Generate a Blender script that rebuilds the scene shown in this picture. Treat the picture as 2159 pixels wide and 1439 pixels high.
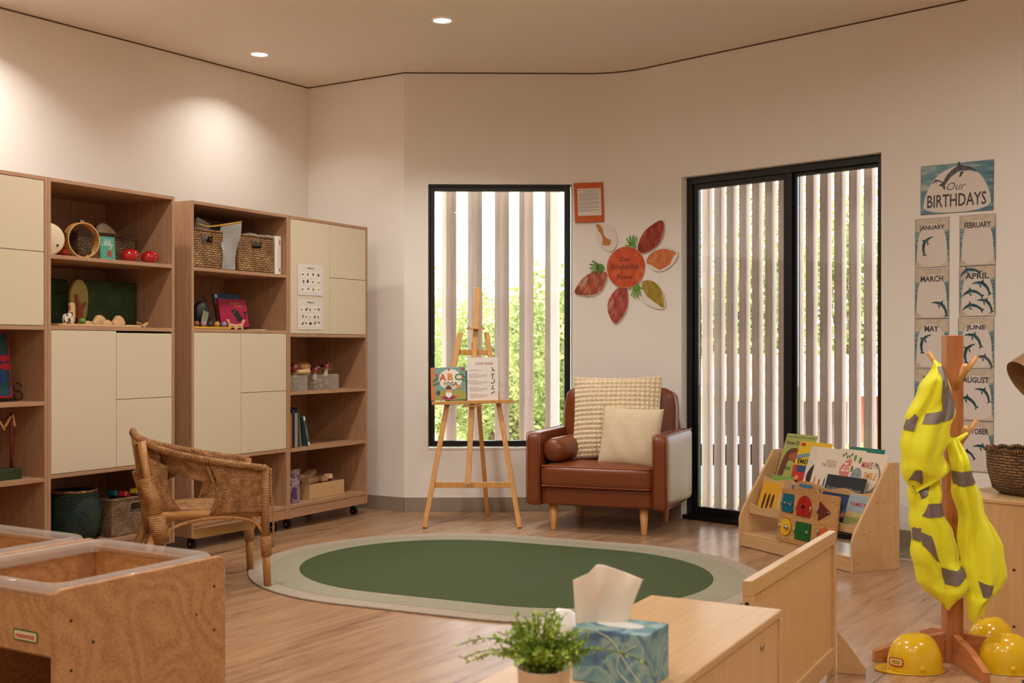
import bpy, bmesh, math, random
from mathutils import Matrix, Vector
random.seed(7)
PI = math.pi
for o in list(bpy.data.objects): bpy.data.objects.remove(o)
SC = bpy.context.scene
COL = SC.collection

# ---------------------------------------------------------------- camera, world, sun, exposure
F, CX, HY, EH = 2430.0, 1079.5, 733.0, 1.18      # focal length in px, centre column, horizon row, eye height
cam_d = bpy.data.cameras.new('camera'); cam = bpy.data.objects.new('camera', cam_d); COL.objects.link(cam)
cam.location = (0, 0, EH); cam.rotation_euler = (PI/2, 0, 0)
cam_d.sensor_width = 36; cam_d.lens = F/2159*36; cam_d.shift_y = (HY-719.5)/2159
cam_d.clip_start = .05; cam_d.clip_end = 300
cam_d.dof.use_dof = True; cam_d.dof.focus_distance = 7.2; cam_d.dof.aperture_fstop = 7.1
SC.camera = cam
SC.view_settings.view_transform = 'Standard'; SC.view_settings.look = 'None'
SC.view_settings.gamma = 1; SC.view_settings.use_curve_mapping = False
SC.view_settings.exposure = 0.0
SC.cycles.max_bounces = 12; SC.cycles.diffuse_bounces = 8; SC.cycles.transparent_max_bounces = 16
w = bpy.data.worlds.new('sky'); SC.world = w; w.use_nodes = True
bg = w.node_tree.nodes['Background']; bg.inputs[0].default_value = (.93, .97, 1, 1); bg.inputs[1].default_value = 6.2
sun_d = bpy.data.lights.new('sun', 'SUN'); sun_d.energy = 7.0; sun_d.angle = .01; sun_d.color = (1, .93, .82)
sun = bpy.data.objects.new('sun', sun_d); COL.objects.link(sun); sun.location = (10, 5, 15)
sun.rotation_euler = Vector((-.35, -.55, .75)).to_track_quat('Z', 'Y').to_euler()
LAMP_W, LAMP_C = 20.0, (1, .94, .87)

# ---------------------------------------------------------------- helpers
def P(px, py, Y): return Vector(((px-CX)/F*Y, Y, EH-(py-HY)/F*Y))
def G(px, py): return P(px, py, F*EH/(py-HY))
def lin(c): return tuple(((x/255)/12.92 if x <= 10 else (((x/255)+.055)/1.055)**2.4) for x in c)+(1,)
class NT:
    def __init__(s, name):
        s.m = bpy.data.materials.new(name); s.m.use_nodes = True; s.t = s.m.node_tree
        s.b = s.t.nodes['Principled BSDF']; s.out = s.t.nodes['Material Output']
    def n(s, typ, ins=None, **kw):
        nd = s.t.nodes.new(typ)
        for k, v in kw.items(): setattr(nd, k, v)
        for k, v in (ins or {}).items():
            if isinstance(v, bpy.types.NodeSocket): s.t.links.new(v, nd.inputs[k])
            else: nd.inputs[k].default_value = v
        return nd
    def set(s, **kw):
        for k, v in kw.items():
            k = k.replace('_', ' ')
            if isinstance(v, bpy.types.NodeSocket): s.t.links.new(v, s.b.inputs[k])
            else: s.b.inputs[k].default_value = v
        return s.m
    def coord(s, scale, kind='Object', rot=(0, 0, 0)):
        tc = s.n('ShaderNodeTexCoord')
        return s.n('ShaderNodeMapping', {'Vector': tc.outputs[kind], 'Scale': scale, 'Rotation': rot}).outputs[0]
    def ramp(s, fac, stops):
        r = s.n('ShaderNodeValToRGB', {'Fac': fac}); e = r.color_ramp.elements
        while len(e) < len(stops): e.new(.5)
        for i, (p, c) in enumerate(stops): e[i].position = p; e[i].color = c if len(c) == 4 else lin(c)
        return r.outputs[0]
    def bump(s, h, st=.3, d=.01):
        s.t.links.new(s.n('ShaderNodeBump', {'Height': h, 'Strength': st, 'Distance': d}).outputs[0], s.b.inputs['Normal'])
MC = {}
def plain(name, c, rough=.55, metal=0, bump=0, **kw):
    if name in MC: return MC[name]
    t = NT(name); t.set(Base_Color=lin(c), Roughness=rough, Metallic=metal)
    for k, v in kw.items(): t.set(**{k: v})
    if bump:
        nz = t.n('ShaderNodeTexNoise', {'Vector': t.coord((1, 1, 1)), 'Scale': 220.0, 'Detail': 3.0}); t.bump(nz.outputs[0], bump, .003)
    MC[name] = t.m; return t.m
def C(c, rough=.6): return plain('print %d %d %d' % c, c, rough)
def wood(name, c1, c2, axis='z', rough=.45, sc=1.0, str_=10, coat=0):
    if name in MC: return MC[name]
    t = NT(name); k = {'x': (1.2, 28, 28), 'y': (28, 1.2, 28), 'z': (28, 28, 1.2)}[axis]
    v = t.coord(tuple(a*sc for a in k))
    n1 = t.n('ShaderNodeTexNoise', {'Vector': v, 'Scale': 1.6, 'Detail': 6.0, 'Roughness': .65, 'Distortion': .3})
    n2 = t.n('ShaderNodeTexNoise', {'Vector': v, 'Scale': 9.0, 'Detail': 2.0})
    mx = t.n('ShaderNodeMath', {0: n1.outputs[0], 1: n2.outputs[0]}, operation='ADD')
    mh = t.n('ShaderNodeMath', {0: mx.outputs[0], 1: .5}, operation='MULTIPLY')
    t.set(Base_Color=t.ramp(mh.outputs[0], [(.34, c2), (.62, c1)]), Roughness=rough)
    if coat: t.set(Coat_Weight=coat, Coat_Roughness=.15)
    t.bump(mh.outputs[0], .06, .002)
    MC[name] = t.m; return t.m
def ply(name, c1, c2, axis='z', rough=.42):
    if name in MC: return MC[name]
    t = NT(name); k = {'x': (.45, 2.2, 2.2), 'z': (2.2, 2.2, .45)}[axis]
    v = t.coord(k)
    n = t.n('ShaderNodeTexNoise', {'Vector': v, 'Scale': 1.5, 'Detail': 1.0, 'Distortion': .35})
    m1 = t.n('ShaderNodeMath', {0: n.outputs[0], 1: 95.0}, operation='MULTIPLY')
    m2 = t.n('ShaderNodeMath', {0: m1.outputs[0]}, operation='SINE')
    fine = t.n('ShaderNodeTexNoise', {'Vector': t.coord(tuple(a*30 for a in k)), 'Scale': 2.0, 'Detail': 3.0})
    m3 = t.n('ShaderNodeMath', {0: m2.outputs[0], 1: .10, 2: fine.outputs[0]}, operation='MULTIPLY_ADD')
    t.set(Base_Color=t.ramp(m3.outputs[0], [(.1, c2), (.7, c1)]), Roughness=rough)
    MC[name] = t.m; return t.m
def weave(name, c1, c2, dark, bw=.03, rh=.007, rough=.7, st=.9):
    if name in MC: return MC[name]
    t = NT(name); v = t.coord((1, 1, 1), 'UV')
    nz = t.n('ShaderNodeTexNoise', {'Vector': v, 'Scale': .45/rh, 'Detail': 2.0})
    vm = t.n('ShaderNodeVectorMath', {0: nz.outputs[1], 1: (bw*.9, rh*.9, 0)}, operation='MULTIPLY')
    va = t.n('ShaderNodeVectorMath', {0: v, 1: vm.outputs[0]}, operation='ADD')
    c3 = tuple((x*3+y)//4 for x, y in zip(c2, dark))
    vr = t.n('ShaderNodeTexNoise', {'Vector': v, 'Scale': .12/rh, 'Detail': 2.0})
    ca = t.ramp(vr.outputs[0], [(.35, c2), (.6, c1)])
    br = t.n('ShaderNodeTexBrick', {'Vector': va.outputs[0], 'Color1': ca, 'Color2': lin(c3), 'Mortar': lin(dark), 'Scale': 1.0,
        'Mortar Size': rh*.22, 'Mortar Smooth': 1.0, 'Brick Width': bw, 'Row Height': rh, 'Bias': -.5})
    t.set(Base_Color=br.outputs[0], Roughness=rough)
    inv = t.n('ShaderNodeMath', {0: 1.0, 1: br.outputs[1]}, operation='SUBTRACT')
    t.bump(inv.outputs[0], st, rh*1.2)
    MC[name] = t.m; return t.m
def patches(name, stops, scale=6, rough=.7, detail=3, coord='Object', k=(1, 1, 1), distort=.4):
    if name in MC: return MC[name]
    t = NT(name)
    n = t.n('ShaderNodeTexNoise', {'Vector': t.coord(k, coord), 'Scale': float(scale), 'Detail': float(detail), 'Distortion': distort})
    t.set(Base_Color=t.ramp(n.outputs[0], stops), Roughness=rough)
    MC[name] = t.m; return t.m
def glass(name, tint=(1, 1, 1), gloss=.06, rough=.0, ior=1.45):
    if name in MC: return MC[name]
    t = NT(name); tr = t.n('ShaderNodeBsdfTransparent', {'Color': tint+(1,)})
    gl = t.n('ShaderNodeBsdfGlossy', {'Roughness': rough, 'Color': (1, 1, 1, 1)})
    fr = t.n('ShaderNodeFresnel', {'IOR': ior})
    ad = t.n('ShaderNodeMath', {0: fr.outputs[0], 1: gloss}, operation='MULTIPLY')
    mx = t.n('ShaderNodeMixShader', {0: fr.outputs[0] if gloss >= 1 else ad.outputs[0], 1: tr.outputs[0], 2: gl.outputs[0]})
    t.t.links.new(mx.outputs[0], t.out.inputs[0]); t.t.nodes.remove(t.b)
    MC[name] = t.m; return t.m
def emit(name, c, s):
    if name in MC: return MC[name]
    t = NT(name); t.set(Base_Color=lin(c), Emission_Color=lin(c), Emission_Strength=s); MC[name] = t.m; return t.m

class MB:
    def __init__(s, T=None): s.v = []; s.f = []; s.mi = []; s.uv = []; s.sm = []; s.mats = []; s.T = T or Matrix()
    def add(s, vs, fs, m, uvs=None, smooth=False):
        if m not in s.mats: s.mats.append(m)
        k = s.mats.index(m); b = len(s.v)
        s.v += [s.T @ Vector(p) for p in vs]
        for i, f in enumerate(fs):
            s.f.append([b+j for j in f]); s.mi.append(k); s.uv.append(uvs[i] if uvs else None); s.sm.append(smooth)
        return s
    def box(s, c, d, m, rz=0, M=None):
        x, y, z = d[0]/2, d[1]/2, d[2]/2
        R = Matrix.Translation(c) @ (M if M else Matrix.Rotation(rz, 4, 'Z'))
        vs = [R @ Vector(p) for p in [(-x,-y,-z),(x,-y,-z),(x,y,-z),(-x,y,-z),(-x,-y,z),(x,-y,z),(x,y,z),(-x,y,z)]]
        return s.add(vs, [(0,3,2,1),(4,5,6,7),(0,1,5,4),(1,2,6,5),(2,3,7,6),(3,0,4,7)], m)
    def bx(s, x0, x1, y0, y1, z0, z1, m): return s.box(((x0+x1)/2, (y0+y1)/2, (z0+z1)/2), (x1-x0, y1-y0, z1-z0), m)
    def bar(s, a, b, w, h, m, up=(0, 0, 1), taper=1):
        a, b = Vector(a), Vector(b); d = (b-a).normalized(); u = Vector(up)
        if abs(d.dot(u)) > .98: u = Vector((0, 1, 0))
        r = d.cross(u).normalized(); u = r.cross(d)
        vs = []
        for p, k in ((a, 1), (b, taper)):
            vs += [p-r*w/2*k-u*h/2*k, p+r*w/2*k-u*h/2*k, p+r*w/2*k+u*h/2*k, p-r*w/2*k+u*h/2*k]
        return s.add(vs, [(0,1,2,3),(7,6,5,4),(0,4,5,1),(1,5,6,2),(2,6,7,3),(3,7,4,0)], m)
    def tube(s, pts, r, m, seg=10, closed=False, cap=True):
        pts = [Vector(p) for p in pts]; n = len(pts); rs = r if isinstance(r, (list, tuple)) else [r]*n
        vs = []; prev = None; L = 0; ls = []
        for i, p in enumerate(pts):
            if closed: d = (pts[(i+1) % n]-pts[i-1]).normalized()
            else: d = (pts[min(i+1, n-1)]-pts[max(i-1, 0)]).normalized()
            if prev is None:
                u = Vector((0, 0, 1)) if abs(d.z) < .9 else Vector((1, 0, 0)); u = (u-d*u.dot(d)).normalized()
            else: u = (prev-d*prev.dot(d)).normalized()
            prev = u; w_ = d.cross(u)
            if i: L += (p-pts[i-1]).length
            ls.append(L)
            for k in range(seg):
                a = 2*PI*k/seg; vs.append(p+(u*math.cos(a)+w_*math.sin(a))*rs[i])
        fs = []; uv = []
        for i in range(n if closed else n-1):
            j = (i+1) % n; cr = 2*PI*rs[i]; l1 = ls[j] if j else L
            for k in range(seg):
                k2 = (k+1) % seg; fs.append((i*seg+k, i*seg+k2, j*seg+k2, j*seg+k))
                uv.append([(cr*k/seg, ls[i]), (cr*(k+1)/seg, ls[i]), (cr*(k+1)/seg, l1), (cr*k/seg, l1)])
        s.add(vs, fs, m, uv, True)
        if cap and not closed:
            b = len(s.v)-n*seg; k = s.mats.index(m)
            for base, rev in ((0, True), ((n-1)*seg, False)):
                f = [b+base+q for q in range(seg)]; s.f.append(f[::-1] if rev else f); s.mi.append(k); s.uv.append(None); s.sm.append(False)
        return s
    def lathe(s, prof, m, seg=32, sx=1, sy=1, smooth=True):
        vs = []; n = len(prof)
        for r, z in prof:
            for k in range(seg): a = 2*PI*k/seg; vs.append((r*math.cos(a)*sx, r*math.sin(a)*sy, z))
        fs = []; uv = []; L = [0]
        for i in range(1, n): L.append(L[-1]+math.hypot(prof[i][0]-prof[i-1][0], prof[i][1]-prof[i-1][1]))
        R = max(p[0] for p in prof)
        for i in range(n-1):
            for k in range(seg):
                k2 = (k+1) % seg; fs.append((i*seg+k, i*seg+k2, (i+1)*seg+k2, (i+1)*seg+k))
                uv.append([(2*PI*R*k/seg, L[i]), (2*PI*R*(k+1)/seg, L[i]), (2*PI*R*(k+1)/seg, L[i+1]), (2*PI*R*k/seg, L[i+1])])
        return s.add(vs, fs, m, uv, smooth)
    def ball(s, c, r, m, seg=16, rings=10, M=None):
        r = r if isinstance(r, (tuple, list)) else (r, r, r); M = M or Matrix()
        vs = []; fs = []
        for i in range(rings+1):
            t = PI*i/rings
            for k in range(seg):
                a = 2*PI*k/seg
                vs.append(Vector(c)+M @ Vector((r[0]*math.sin(t)*math.cos(a), r[1]*math.sin(t)*math.sin(a), r[2]*math.cos(t))))
        for i in range(rings):
            for k in range(seg):
                k2 = (k+1) % seg; fs.append((i*seg+k, (i+1)*seg+k, (i+1)*seg+k2, i*seg+k2))
        return s.add(vs, fs, m, None, True)
    def prism(s, poly, h, m, smooth=False):                       # poly in local xy, extruded z 0..h (h may be (z0,z1))
        z0, z1 = h if isinstance(h, tuple) else (0, h); n = len(poly)
        vs = [(x, y, z0) for x, y in poly]+[(x, y, z1) for x, y in poly]
        fs = [tuple(range(n))[::-1], tuple(range(n, 2*n))]+[(i, (i+1) % n, n+(i+1) % n, n+i) for i in range(n)]
        return s.add(vs, fs, m)
    def grid(s, fn, nu, nv, m, uvs=(1, 1), closed_u=False):
        vs = [fn(i/nu, j/nv) for j in range(nv+1) for i in range(nu+1)]; fs = []; uv = []
        for j in range(nv):
            for i in range(nu):
                a = j*(nu+1)+i; fs.append((a, a+1, a+nu+2, a+nu+1))
                uv.append([((i+p)/nu*uvs[0], (j+q)/nv*uvs[1]) for p, q in ((0, 0), (1, 0), (1, 1), (0, 1))])
        return s.add(vs, fs, m, uv, True)
    def text(s, body, x, y, wd, ht, m, z=.0012, bold=.012, shear=0, rot=0, sp=1, keep=False, d=.0004):
        cu = bpy.data.curves.new('t', 'FONT'); cu.body = body; cu.size = 1; cu.offset = bold; cu.shear = shear; cu.resolution_u = 2
        cu.align_x = 'CENTER'; cu.space_character = sp; cu.space_line = .8
        ob = bpy.data.objects.new('t', cu); me = bpy.data.meshes.new_from_object(ob)
        if len(me.vertices):
            xs = [v.co.x for v in me.vertices]; ys = [v.co.y for v in me.vertices]
            bw, bh = max(xs)-min(xs), max(ys)-min(ys); sx, sy = wd/max(bw, .01), ht/max(bh, .01)
            if keep: sx = sy = min(sx, sy)
            cxx, cyy = (max(xs)+min(xs))/2, (max(ys)+min(ys))/2; ca, sa = math.cos(rot), math.sin(rot)
            vs = []
            for v in me.vertices:
                a, b = (v.co.x-cxx)*sx, (v.co.y-cyy)*sy; vs.append((x+a*ca-b*sa, y+a*sa+b*ca, z))
            s.add(vs, [tuple(p.vertices) for p in me.polygons], m)
        bpy.data.objects.remove(ob); bpy.data.curves.remove(cu); bpy.data.meshes.remove(me)
        return s
    def build(s, name, parent=None, M=None, bevel=0, seg=2, recalc=True, solid=0, sub=0, **tags):
        me = bpy.data.meshes.new(name); me.from_pydata([tuple(v) for v in s.v], [], s.f)
        for m in s.mats: me.materials.append(m)
        for p, k, smf in zip(me.polygons, s.mi, s.sm): p.material_index = k; p.use_smooth = smf
        ul = me.uv_layers.new(name='UVMap')
        for p, uv in zip(me.polygons, s.uv):
            if uv is None:
                nn = p.normal; ax = 2 if abs(nn.z) > max(abs(nn.x), abs(nn.y)) else (0 if abs(nn.x) > abs(nn.y) else 1)
                i, j = ((1, 2), (0, 2), (0, 1))[ax]
                uv = [(me.vertices[q].co[i], me.vertices[q].co[j]) for q in p.vertices]
            for li, c in zip(p.loop_indices, uv): ul.data[li].uv = c
        if recalc:
            bm = bmesh.new(); bm.from_mesh(me); bmesh.ops.recalc_face_normals(bm, faces=bm.faces); bm.to_mesh(me); bm.free()
        o = bpy.data.objects.new(name, me); COL.objects.link(o)
        if parent: o.parent = parent
        if M is not None: o.matrix_basis = M
        if solid: q = o.modifiers.new('solid', 'SOLIDIFY'); q.thickness = solid; q.offset = 0
        if bevel:
            q = o.modifiers.new('bevel', 'BEVEL'); q.width = bevel; q.segments = seg; q.limit_method = 'ANGLE'; q.angle_limit = .6
        if sub: q = o.modifiers.new('sub', 'SUBSURF'); q.levels = q.render_levels = sub
        settags(o, **tags)
        return o
def settags(o, label=None, cat=None, group=None, kind=None):
    if label: o['label'] = label
    if cat: o['category'] = cat
    if group: o['group'] = group
    if kind: o['kind'] = kind
    return o
def RZ(a): return Matrix.Rotation(a, 4, 'Z')
def TR(*p): return Matrix.Translation(Vector(p[0]) if len(p) == 1 else Vector(p))
def FR(o, x, y):                                              # frame: origin, x axis, y axis
    x = Vector(x).normalized(); y = Vector(y); y = (y-x*y.dot(x)).normalized(); z = x.cross(y)
    M = Matrix((x, y, z)).transposed().to_4x4(); M.translation = Vector(o); return M
def thing(name, label, cat, M=None, group=None):
    o = bpy.data.objects.new(name, None); o.empty_display_size = .1; COL.objects.link(o)
    if M is not None: o.matrix_basis = M
    return settags(o, label, cat, group)
def copy_tree(o, parent=None):
    c = o.copy(); COL.objects.link(c); c.parent = parent
    for ch in [x for x in o.children]: copy_tree(ch, c)
    return c
def rr(w_, h_, r, n=5, cx=0, cy=0):
    out = []
    for sx, sy, a0 in ((1, 1, 0), (-1, 1, PI/2), (-1, -1, PI), (1, -1, 1.5*PI)):
        for k in range(n+1):
            a = a0+PI/2*k/n; out.append((cx+sx*(w_/2-r)+r*math.cos(a), cy+sy*(h_/2-r)+r*math.sin(a)))
    return out
def circ(cx, cy, rx, ry=None, n=24): return [(cx+rx*math.cos(2*PI*k/n), cy+(ry or rx)*math.sin(2*PI*k/n)) for k in range(n)]
def sm_poly(p, it=2):                                         # corner-cutting smooth of a closed outline
    for _ in range(it):
        q = []
        for i in range(len(p)):
            a, b = p[i], p[(i+1) % len(p)]
            q += [(a[0]*.75+b[0]*.25, a[1]*.75+b[1]*.25), (a[0]*.25+b[0]*.75, a[1]*.25+b[1]*.75)]
        p = q
    return p
def sm_line(p, it=2):
    p = [Vector(x) for x in p]
    for _ in range(it):
        q = [p[0]]
        for a, b in zip(p, p[1:]): q += [a*.75+b*.25, a*.25+b*.75]
        p = q+[p[-1]]
    return p
def interp(rows, y):
    if y <= rows[0][0]: return rows[0][1:]
    for a, b in zip(rows, rows[1:]):
        if y <= b[0]:
            t = (y-a[0])/(b[0]-a[0]); return [p+(q-p)*t for p, q in zip(a[1:], b[1:])]
    return rows[-1][1:]

# ---------------------------------------------------------------- materials
M_WALL = plain('wall paint', (242, 239, 233), .7, bump=.02)
M_CEIL = plain('ceiling paint', (236, 229, 218), .8)
M_BASE = plain('skirting paint', (150, 138, 124), .5)
M_SHADOW = plain('painted shadow line', (92, 72, 54), .8)
M_BLACK = plain('black window frame', (14, 15, 18), .35)
M_VEN = wood('beige oak veneer', (188, 148, 114), (162, 120, 88), 'z', .5)
M_VENX = wood('beige oak veneer shelf', (188, 148, 114), (162, 120, 88), 'x', .5)
M_CREAM = plain('cream door', (216, 202, 174), .5)
M_PINE = wood('pine', (222, 170, 102), (196, 138, 72), 'z', .45)
M_BEECH = wood('beech', (196, 128, 76), (168, 100, 56), 'z', .4)
M_MAPLE = wood('pale maple', (216, 178, 128), (200, 158, 108), 'z', .38)
M_MAPLEX = wood('pale maple flat', (208, 172, 126), (196, 158, 112), 'x', .22)
M_PLY = ply('birch plywood', (192, 144, 98), (150, 100, 60), 'z')
M_PLYX = ply('birch plywood horizontal', (198, 150, 96), (160, 108, 62), 'x')
M_RAT = weave('rattan weave', (216, 160, 98), (176, 118, 66), (50, 28, 12), .016, .007)
M_RATP = wood('rattan pole', (196, 144, 80), (146, 96, 46), 'z', .4)
M_WRAP = weave('rattan wrap', (212, 156, 92), (180, 120, 64), (96, 56, 26), .3, .009, .5)
M_SEAG = weave('seagrass weave', (196, 150, 96), (150, 104, 58), (46, 26, 12), .034, .013)
M_SEAGD = weave('dark seagrass weave', (128, 96, 62), (92, 64, 38), (20, 12, 6), .034, .012)
M_SEAGW = weave('pale paper rope weave', (190, 158, 118), (146, 112, 78), (50, 34, 20), .016, .010)
M_TEAL = weave('dark teal weave', (26, 66, 62), (58, 76, 50), (4, 12, 12), .022, .012)
M_LEATH = plain('tan leather', (124, 62, 28), .36, bump=.08, Coat_Weight=.1, Coat_Roughness=.3)
M_PIPE = plain('leather piping', (150, 74, 34), .4)
M_CASTOR = plain('castor black', (12, 12, 13), .3)
M_STEEL = plain('steel', (190, 186, 180), .28, 1.0)
M_WHITE = plain('white paper', (232, 226, 218), .6)
M_LAM = plain('laminated sheet', (226, 218, 210), .18)
# ---------------------------------------------------------------- room shell
HC = 3.17
C1 = Vector((-1.5586, 8.818, 0)); C2 = Vector((-.780, 8.33, 0)); WA = Vector((.52, 8.352, 0)); WI = Vector((.776, 8.356, 0))
WB = Vector((.962, 8.175, 0)); T4 = Vector((.716, -.698, 0)).normalized(); WE = WB+T4*6.4
DL = Vector((.567, .824, 0)).normalized(); LE = C1-DL*7.8
RX, BY = WE.x, -3.2
def wallM(a, b): d = b-a; return TR(a) @ RZ(math.atan2(d.y, d.x)), d.length
def wall(name, a, b, openings=(), th=.2, ext=0):
    M, L = wallM(a, b); mb = MB(); s = 0
    for x0, x1, z0, z1 in openings:
        mb.bx(s, x0, 0, th, 0, HC, M_WALL); mb.bx(x0, x1, 0, th, z1, HC, M_WALL)
        if z0 > 0: mb.bx(x0, x1, 0, th, 0, z0, M_WALL)
        s = x1
    mb.bx(s, L+ext, 0, th, 0, HC, M_WALL)
    return mb.build(name, None, M, kind='structure')
wall('wall_left', LE, C1); wall('wall_corner', C1, C2)
S3 = (-.606-C2.x, .436-C2.x, .446, 2.364)
wall('wall_back', C2, WA, [S3])
arc = []
for k in range(25): t = k/24; arc.append(WA*(1-t)**2+WI*2*t*(1-t)+WB*t*t)
def strip(pts, z0, z1, off, th, m):
    mb = MB(); nrm = []
    for i in range(len(pts)):
        d = (pts[min(i+1, len(pts)-1)]-pts[max(i-1, 0)]).normalized(); nrm.append(Vector((-d.y, d.x, 0)))
    A = [p+n*off for p, n in zip(pts, nrm)]; B_ = [p+n*(off+th) for p, n in zip(pts, nrm)]; n = len(pts)
    Z = Vector((0, 0, 1)); vs = [p+Z*z0 for p in A]+[p+Z*z1 for p in A]+[p+Z*z0 for p in B_]+[p+Z*z1 for p in B_]; fs = []
    for i in range(n-1): fs += [(i, i+1, n+i+1, n+i), (2*n+i, 3*n+i, 3*n+i+1, 2*n+i+1), (n+i, n+i+1, 3*n+i+1, 3*n+i), (i, 2*n+i, 2*n+i+1, i+1)]
    fs += [(0, n, 3*n, 2*n), (n-1, 3*n-1, 4*n-1, 2*n-1)]
    flat = [f for i, f in enumerate(fs) if i % 4 or i >= 4*(n-1)]; mb.add(vs, flat, m)
    return mb.add(vs, [f for i, f in enumerate(fs) if i % 4 == 0 and i < 4*(n-1)], m, None, True)
strip(arc, 0, HC, 0, .2, M_WALL).build('wall_curve', kind='structure')
S4 = (.293, 1.763, 0, 2.36)
wall('wall_right', WB, WE, [S4])
wall('wall_side', WE, Vector((RX, BY, 0))); wall('wall_rear', Vector((RX, BY, 0)), Vector((LE.x, BY, 0))); wall('wall_far_left', Vector((LE.x, BY, 0)), LE)
# floor: oak-look vinyl planks running along the left wall
t = NT('oak vinyl planks'); ang = math.atan2(DL.y, DL.x)
v = t.coord((1, 1, 1), 'Object', (0, 0, -ang))
br = t.n('ShaderNodeTexBrick', {'Vector': v, 'Color1': (.35, .35, .35, 1), 'Color2': (.65, .65, .65, 1), 'Mortar': (.3, .3, .3, 1), 'Scale': 1.0,
    'Mortar Size': .0012, 'Brick Width': 1.5, 'Row Height': .18, 'Mortar Smooth': .3}, offset=.37)
sp = t.n('ShaderNodeMapping', {'Vector': v, 'Scale': (.9, 9, 1)})
ad = t.n('ShaderNodeVectorMath', {0: sp.outputs[0], 1: t.n('ShaderNodeVectorMath', {0: br.outputs[0], 1: (9, 9, 9)}, operation='MULTIPLY').outputs[0]}, operation='ADD')
n1 = t.n('ShaderNodeTexNoise', {'Vector': ad.outputs[0], 'Scale': 1.4, 'Detail': 5.0, 'Roughness': .6, 'Distortion': .8})
n2 = t.n('ShaderNodeTexNoise', {'Vector': ad.outputs[0], 'Scale': 9.0, 'Detail': 3.0})
mx = t.n('ShaderNodeMath', {0: n2.outputs[0], 1: .25, 2: n1.outputs[0]}, operation='MULTIPLY_ADD')
sep = t.n('ShaderNodeSeparateColor', {0: br.outputs[0]})
m2 = t.n('ShaderNodeMath', {0: sep.outputs[0], 1: .12, 2: mx.outputs[0]}, operation='MULTIPLY_ADD')
colr = t.ramp(m2.outputs[0], [(.45, (88, 60, 42)), (.56, (150, 114, 84)), (.80, (176, 140, 106))])
t.set(Base_Color=colr, Roughness=.27); t.bump(br.outputs[1], .08, -.001)
fl = [C1+Vector((-.3, .3, 0)), WI+Vector((.1, .3, 0)), WE+Vector((.3, 0, 0)), Vector((RX+.3, BY-.3, 0)), Vector((LE.x-.3, BY-.3, 0)), LE+Vector((-.3, .2, 0))]
MB().prism([(p.x, p.y) for p in fl], (-.2, 0), t.m).build('floor', kind='structure')
MB().prism([(p.x, p.y) for p in fl], (HC, HC+.25), M_CEIL).build('ceiling', kind='structure')
# skirting and a dark strip painted as the shadow line under the ceiling
def base(name, a, b, s0=0, s1=None, ):
    M, L = wallM(a, b); return MB().bx(s0, L if s1 is None else s1, -.012, -.0005, 0, .1, M_BASE).build(name, None, M, bevel=.002, kind='structure')
base('baseboard_left', LE, C1); base('baseboard_corner', C1, C2); base('baseboard_back', C2, WA)
strip(arc, 0, .1, -.012, .0115, M_BASE).build('baseboard_curve', kind='structure')
base('baseboard_right', WB, WE, 0, S4[0]); base('baseboard_right', WB, WE, S4[1])
for i, (a, b) in enumerate(((LE, C1), (C1, C2), (C2, WA), (WB, WE))):
    M, L = wallM(a, b); MB().bx(0, L, -.004, -.0005, HC-.008, HC, M_SHADOW).build('trim_%d' % (i+1), None, M, kind='structure')
strip(arc, HC-.008, HC, -.004, .0035, M_SHADOW).build('trim_5', kind='structure')

# ---------------------------------------------------------------- windows
GL = glass('window glass', (.97, .98, .98), 1.0)
def frame(mb, x0, x1, z0, z1, y0, y1, t_, m=M_BLACK):
    mb.bx(x0, x0+t_, y0, y1, z0, z1, m).bx(x1-t_, x1, y0, y1, z0, z1, m).bx(x0+t_, x1-t_, y0, y1, z0, z0+t_, m).bx(x0+t_, x1-t_, y0, y1, z1-t_, z1, m)
M3, _ = wallM(C2, WA); M4, _ = wallM(WB, WE)
w1 = settags(thing('window_1', None, None, M3), kind='structure')
x0, x1, z0, z1 = S3; z0 += .018; z1 -= .004; x1 -= .012; x0 += .002
fm = MB(); frame(fm, x0, x1, z0, z1, .02, .11, .014); frame(fm, x0+.014, x1-.014, z0+.014, z1-.014, .03, .08, .028); fm.build('window_frame', w1, bevel=.002)
MB().bx(x0+.035, x1-.035, .052, .058, z0+.035, z1-.035, GL).build('window_pane', w1)
MB().bx(x0-.01, x1+.012, -.004, .02, S3[2]+.0005, S3[2]+.014, plain('sill white', (235, 232, 226), .4)).build('window_sill', w1)
w2 = settags(thing('window_2', None, None, M4), kind='structure')
x0, x1, z0, z1 = S4; x1 -= .002
fm = MB(); frame(fm, x0+.002, x1, .004, z1-.004, .06, .16, .045); fm.bx(1.083, 1.115, .065, .16, .05, z1-.05, M_BLACK)
fm.bx(x0+.002, x1, .005, .06, .002, .03, M_BLACK)
fm.build('window_frame', w2, bevel=.002)
sf = MB(); frame(sf, x0+.047, 1.086, .049, z1-.049, .075, .115, .036); sf.build('sliding_sash', w2, bevel=.002)
sf = MB(); frame(sf, 1.115, x1-.045, .049, z1-.049, .09, .13, .022); sf.build('fixed_sash', w2, bevel=.002)
MB().bx(x0+.083, 1.05, .092, .098, .085, z1-.085, GL).build('window_pane', w2)
MB().bx(1.137, x1-.067, .107, .113, .071, z1-.071, GL).build('window_pane', w2)
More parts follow.
